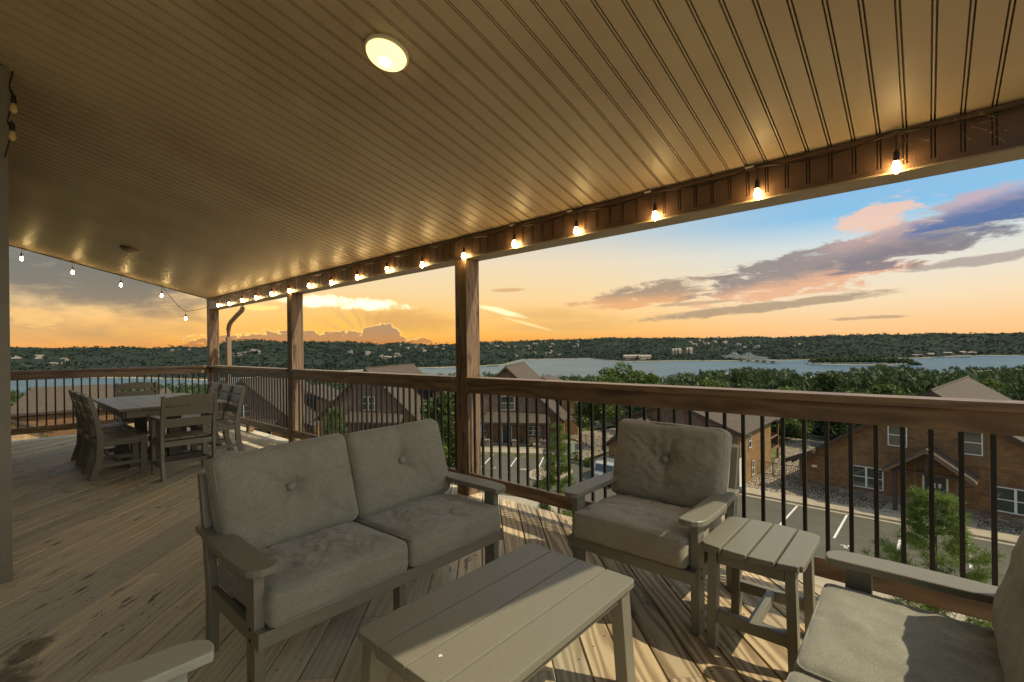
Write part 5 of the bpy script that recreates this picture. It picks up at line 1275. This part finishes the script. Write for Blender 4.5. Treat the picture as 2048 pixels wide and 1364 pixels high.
cluster(25, 140, 9, .25, .42, 18, 34); cluster(180, 225, 3, .7, .8); cluster(330, 415, 5, .5, .7); cluster(460, 535, 9, .30, .38, 14, 26); cluster(700, 800, 14, .28, .42, 14, 30); cluster(770, 910, 14, .5, .9)
cluster(960, 1160, 34, .35, .85, 12, 26); cluster(1030, 1150, 8, .05, .25, 12, 22); cluster(1380, 1520, 30, .42, .62, 14, 30); cluster(1560, 1600, 3, .4, .5); cluster(1820, 1960, 12, .02, .1, 14, 34); cluster(1400, 1440, 4, .85, .95)
for (px, f, ww) in spots:
    a = TH + math.degrees(math.atan((px - 1024) / 937)); sf, rr0 = float(interp(FAR, a)), float(interp(RR, a)); r0 = sf + (rr0 - sf) * f
    side = 'seen left of the corner post' if px < 420 else 'seen between the corner post and the second post' if px < 575 else 'seen between the second and the middle post' if px < 912 else 'seen just right of the middle post' if px < 1200 else 'seen above the armchair' if px < 1450 else 'seen above the bridge' if px < 1700 else 'at the far right shore'
    far_house(px, r0, ww, ww * .6, 5.5, ('pale far house low on the slope ' if f < .35 else 'pale far house midway up the slope ' if f < .62 else 'pale far house high on the slope ') + side, 'pale houses on the slopes across the lake')
for (px, w_, lab) in ((1262, 70, 'long low lakeside building on the far point, its left wing'), (1288, 55, 'long low lakeside building on the far point, its right wing')):
    far_house(px, 2175, w_, 26, 11, lab, None, R(-40))
for i, px in enumerate((1347, 1353, 1359, 1375, 1381)): far_house(px, 2420, 14, 14, 18, 'pale tower block on the rise right of the lakeside building', 'pale tower blocks above the far point', R(-40))
for (px, rd, w_, lab) in ((1212, 2560, 60, 'long white boat dock off the far point'), (1900, 2740, 120, 'row of white boat docks at the far right shore'), (985, 1640, 40, 'white boat dock in the small inlet beside the middle post')):
    x, y = at_px(px, 1); a = math.atan2(x, y); g = G(); g.box(-w_ / 2, w_ / 2, -7, 7, 3, 5.5)
    for q in np.linspace(-w_ / 2 + 1, w_ / 2 - 1, 7): g.box(q - .3, q + .3, -6, 6, -1, 3)
    g.box(-w_ / 2, w_ / 2, -7, 7, -.4, .4); o = oneobj('boat_dock', g, 'far_wall', lab, 'boat dock'); o.location = (rd * math.sin(a), rd * math.cos(a), -60); o.rotation_euler = (0, 0, -a + .2)
# motor boat with wake
x, y = at_px(1391, 1); a = math.atan2(x, y); bo = empty('motor_boat', (1010 * math.sin(a), 1010 * math.cos(a), -60), R(-60), 'tiny white motor boat on the lake above the railing', 'boat')
g = G(); g.prism([(-3, -1.2), (2, -1.2), (4, 0), (2, 1.2), (-3, 1.2)], 'z', -.3, .9); g.obj('hull', 'white', bo); g = G(); g.box(-1, .8, -.8, .8, .91, 1.9); g.obj('cabin', 'white', bo)
# ------------------------------------------------------------------ truss bridge
bA = np.array(at_px(1440, 2360 * math.cos(R(71.5 - TH)))); bB = np.array(at_px(1558, 1830 * math.cos(R(78.4 - TH)))); bl_ = float(np.linalg.norm(bB - bA))
br = empty('truss_bridge', (bA[0], bA[1], -60), math.atan2(bB[1] - bA[1], bB[0] - bA[0]), 'pale steel truss bridge across the lake', 'bridge')
g = G(); g.box(0, bl_, -5, 5, 7.2, 8.6); g.obj('bridge_deck', 'concrete', br)
def topz(u):  # two cantilever peaks
    return 9.5 + 15 * max(math.exp(-((u - .30) / .085) ** 2), math.exp(-((u - .62 * .9) / .085) ** 2)) + 9 * (1 if .05 < u < .82 else .2)
for s in (-4.5, 4.5):
    g = G(); n = 44; tp = [(bl_ * i / n, s, topz(i / n)) for i in range(n + 1)]
    g.tube(tp, .55, 4)
    for i in range(n): g.tube([(bl_ * i / n, s, 8.6), tp[i]], .35, 4); g.tube([(bl_ * i / n, s, 8.6), tp[i + 1]], .3, 4) if i % 2 else g.tube([tp[i], (bl_ * (i + 1) / n, s, 8.6)], .3, 4)
    g.obj('truss', 'steel_far', br)
for u in (.02, .30, .56, .70, .80, .92):
    g = G(); g.box(bl_ * u - 4, bl_ * u + 4, -7, 7, -6, 7.1); g.obj('pier', 'concrete', br)
SC.frame_set(1)
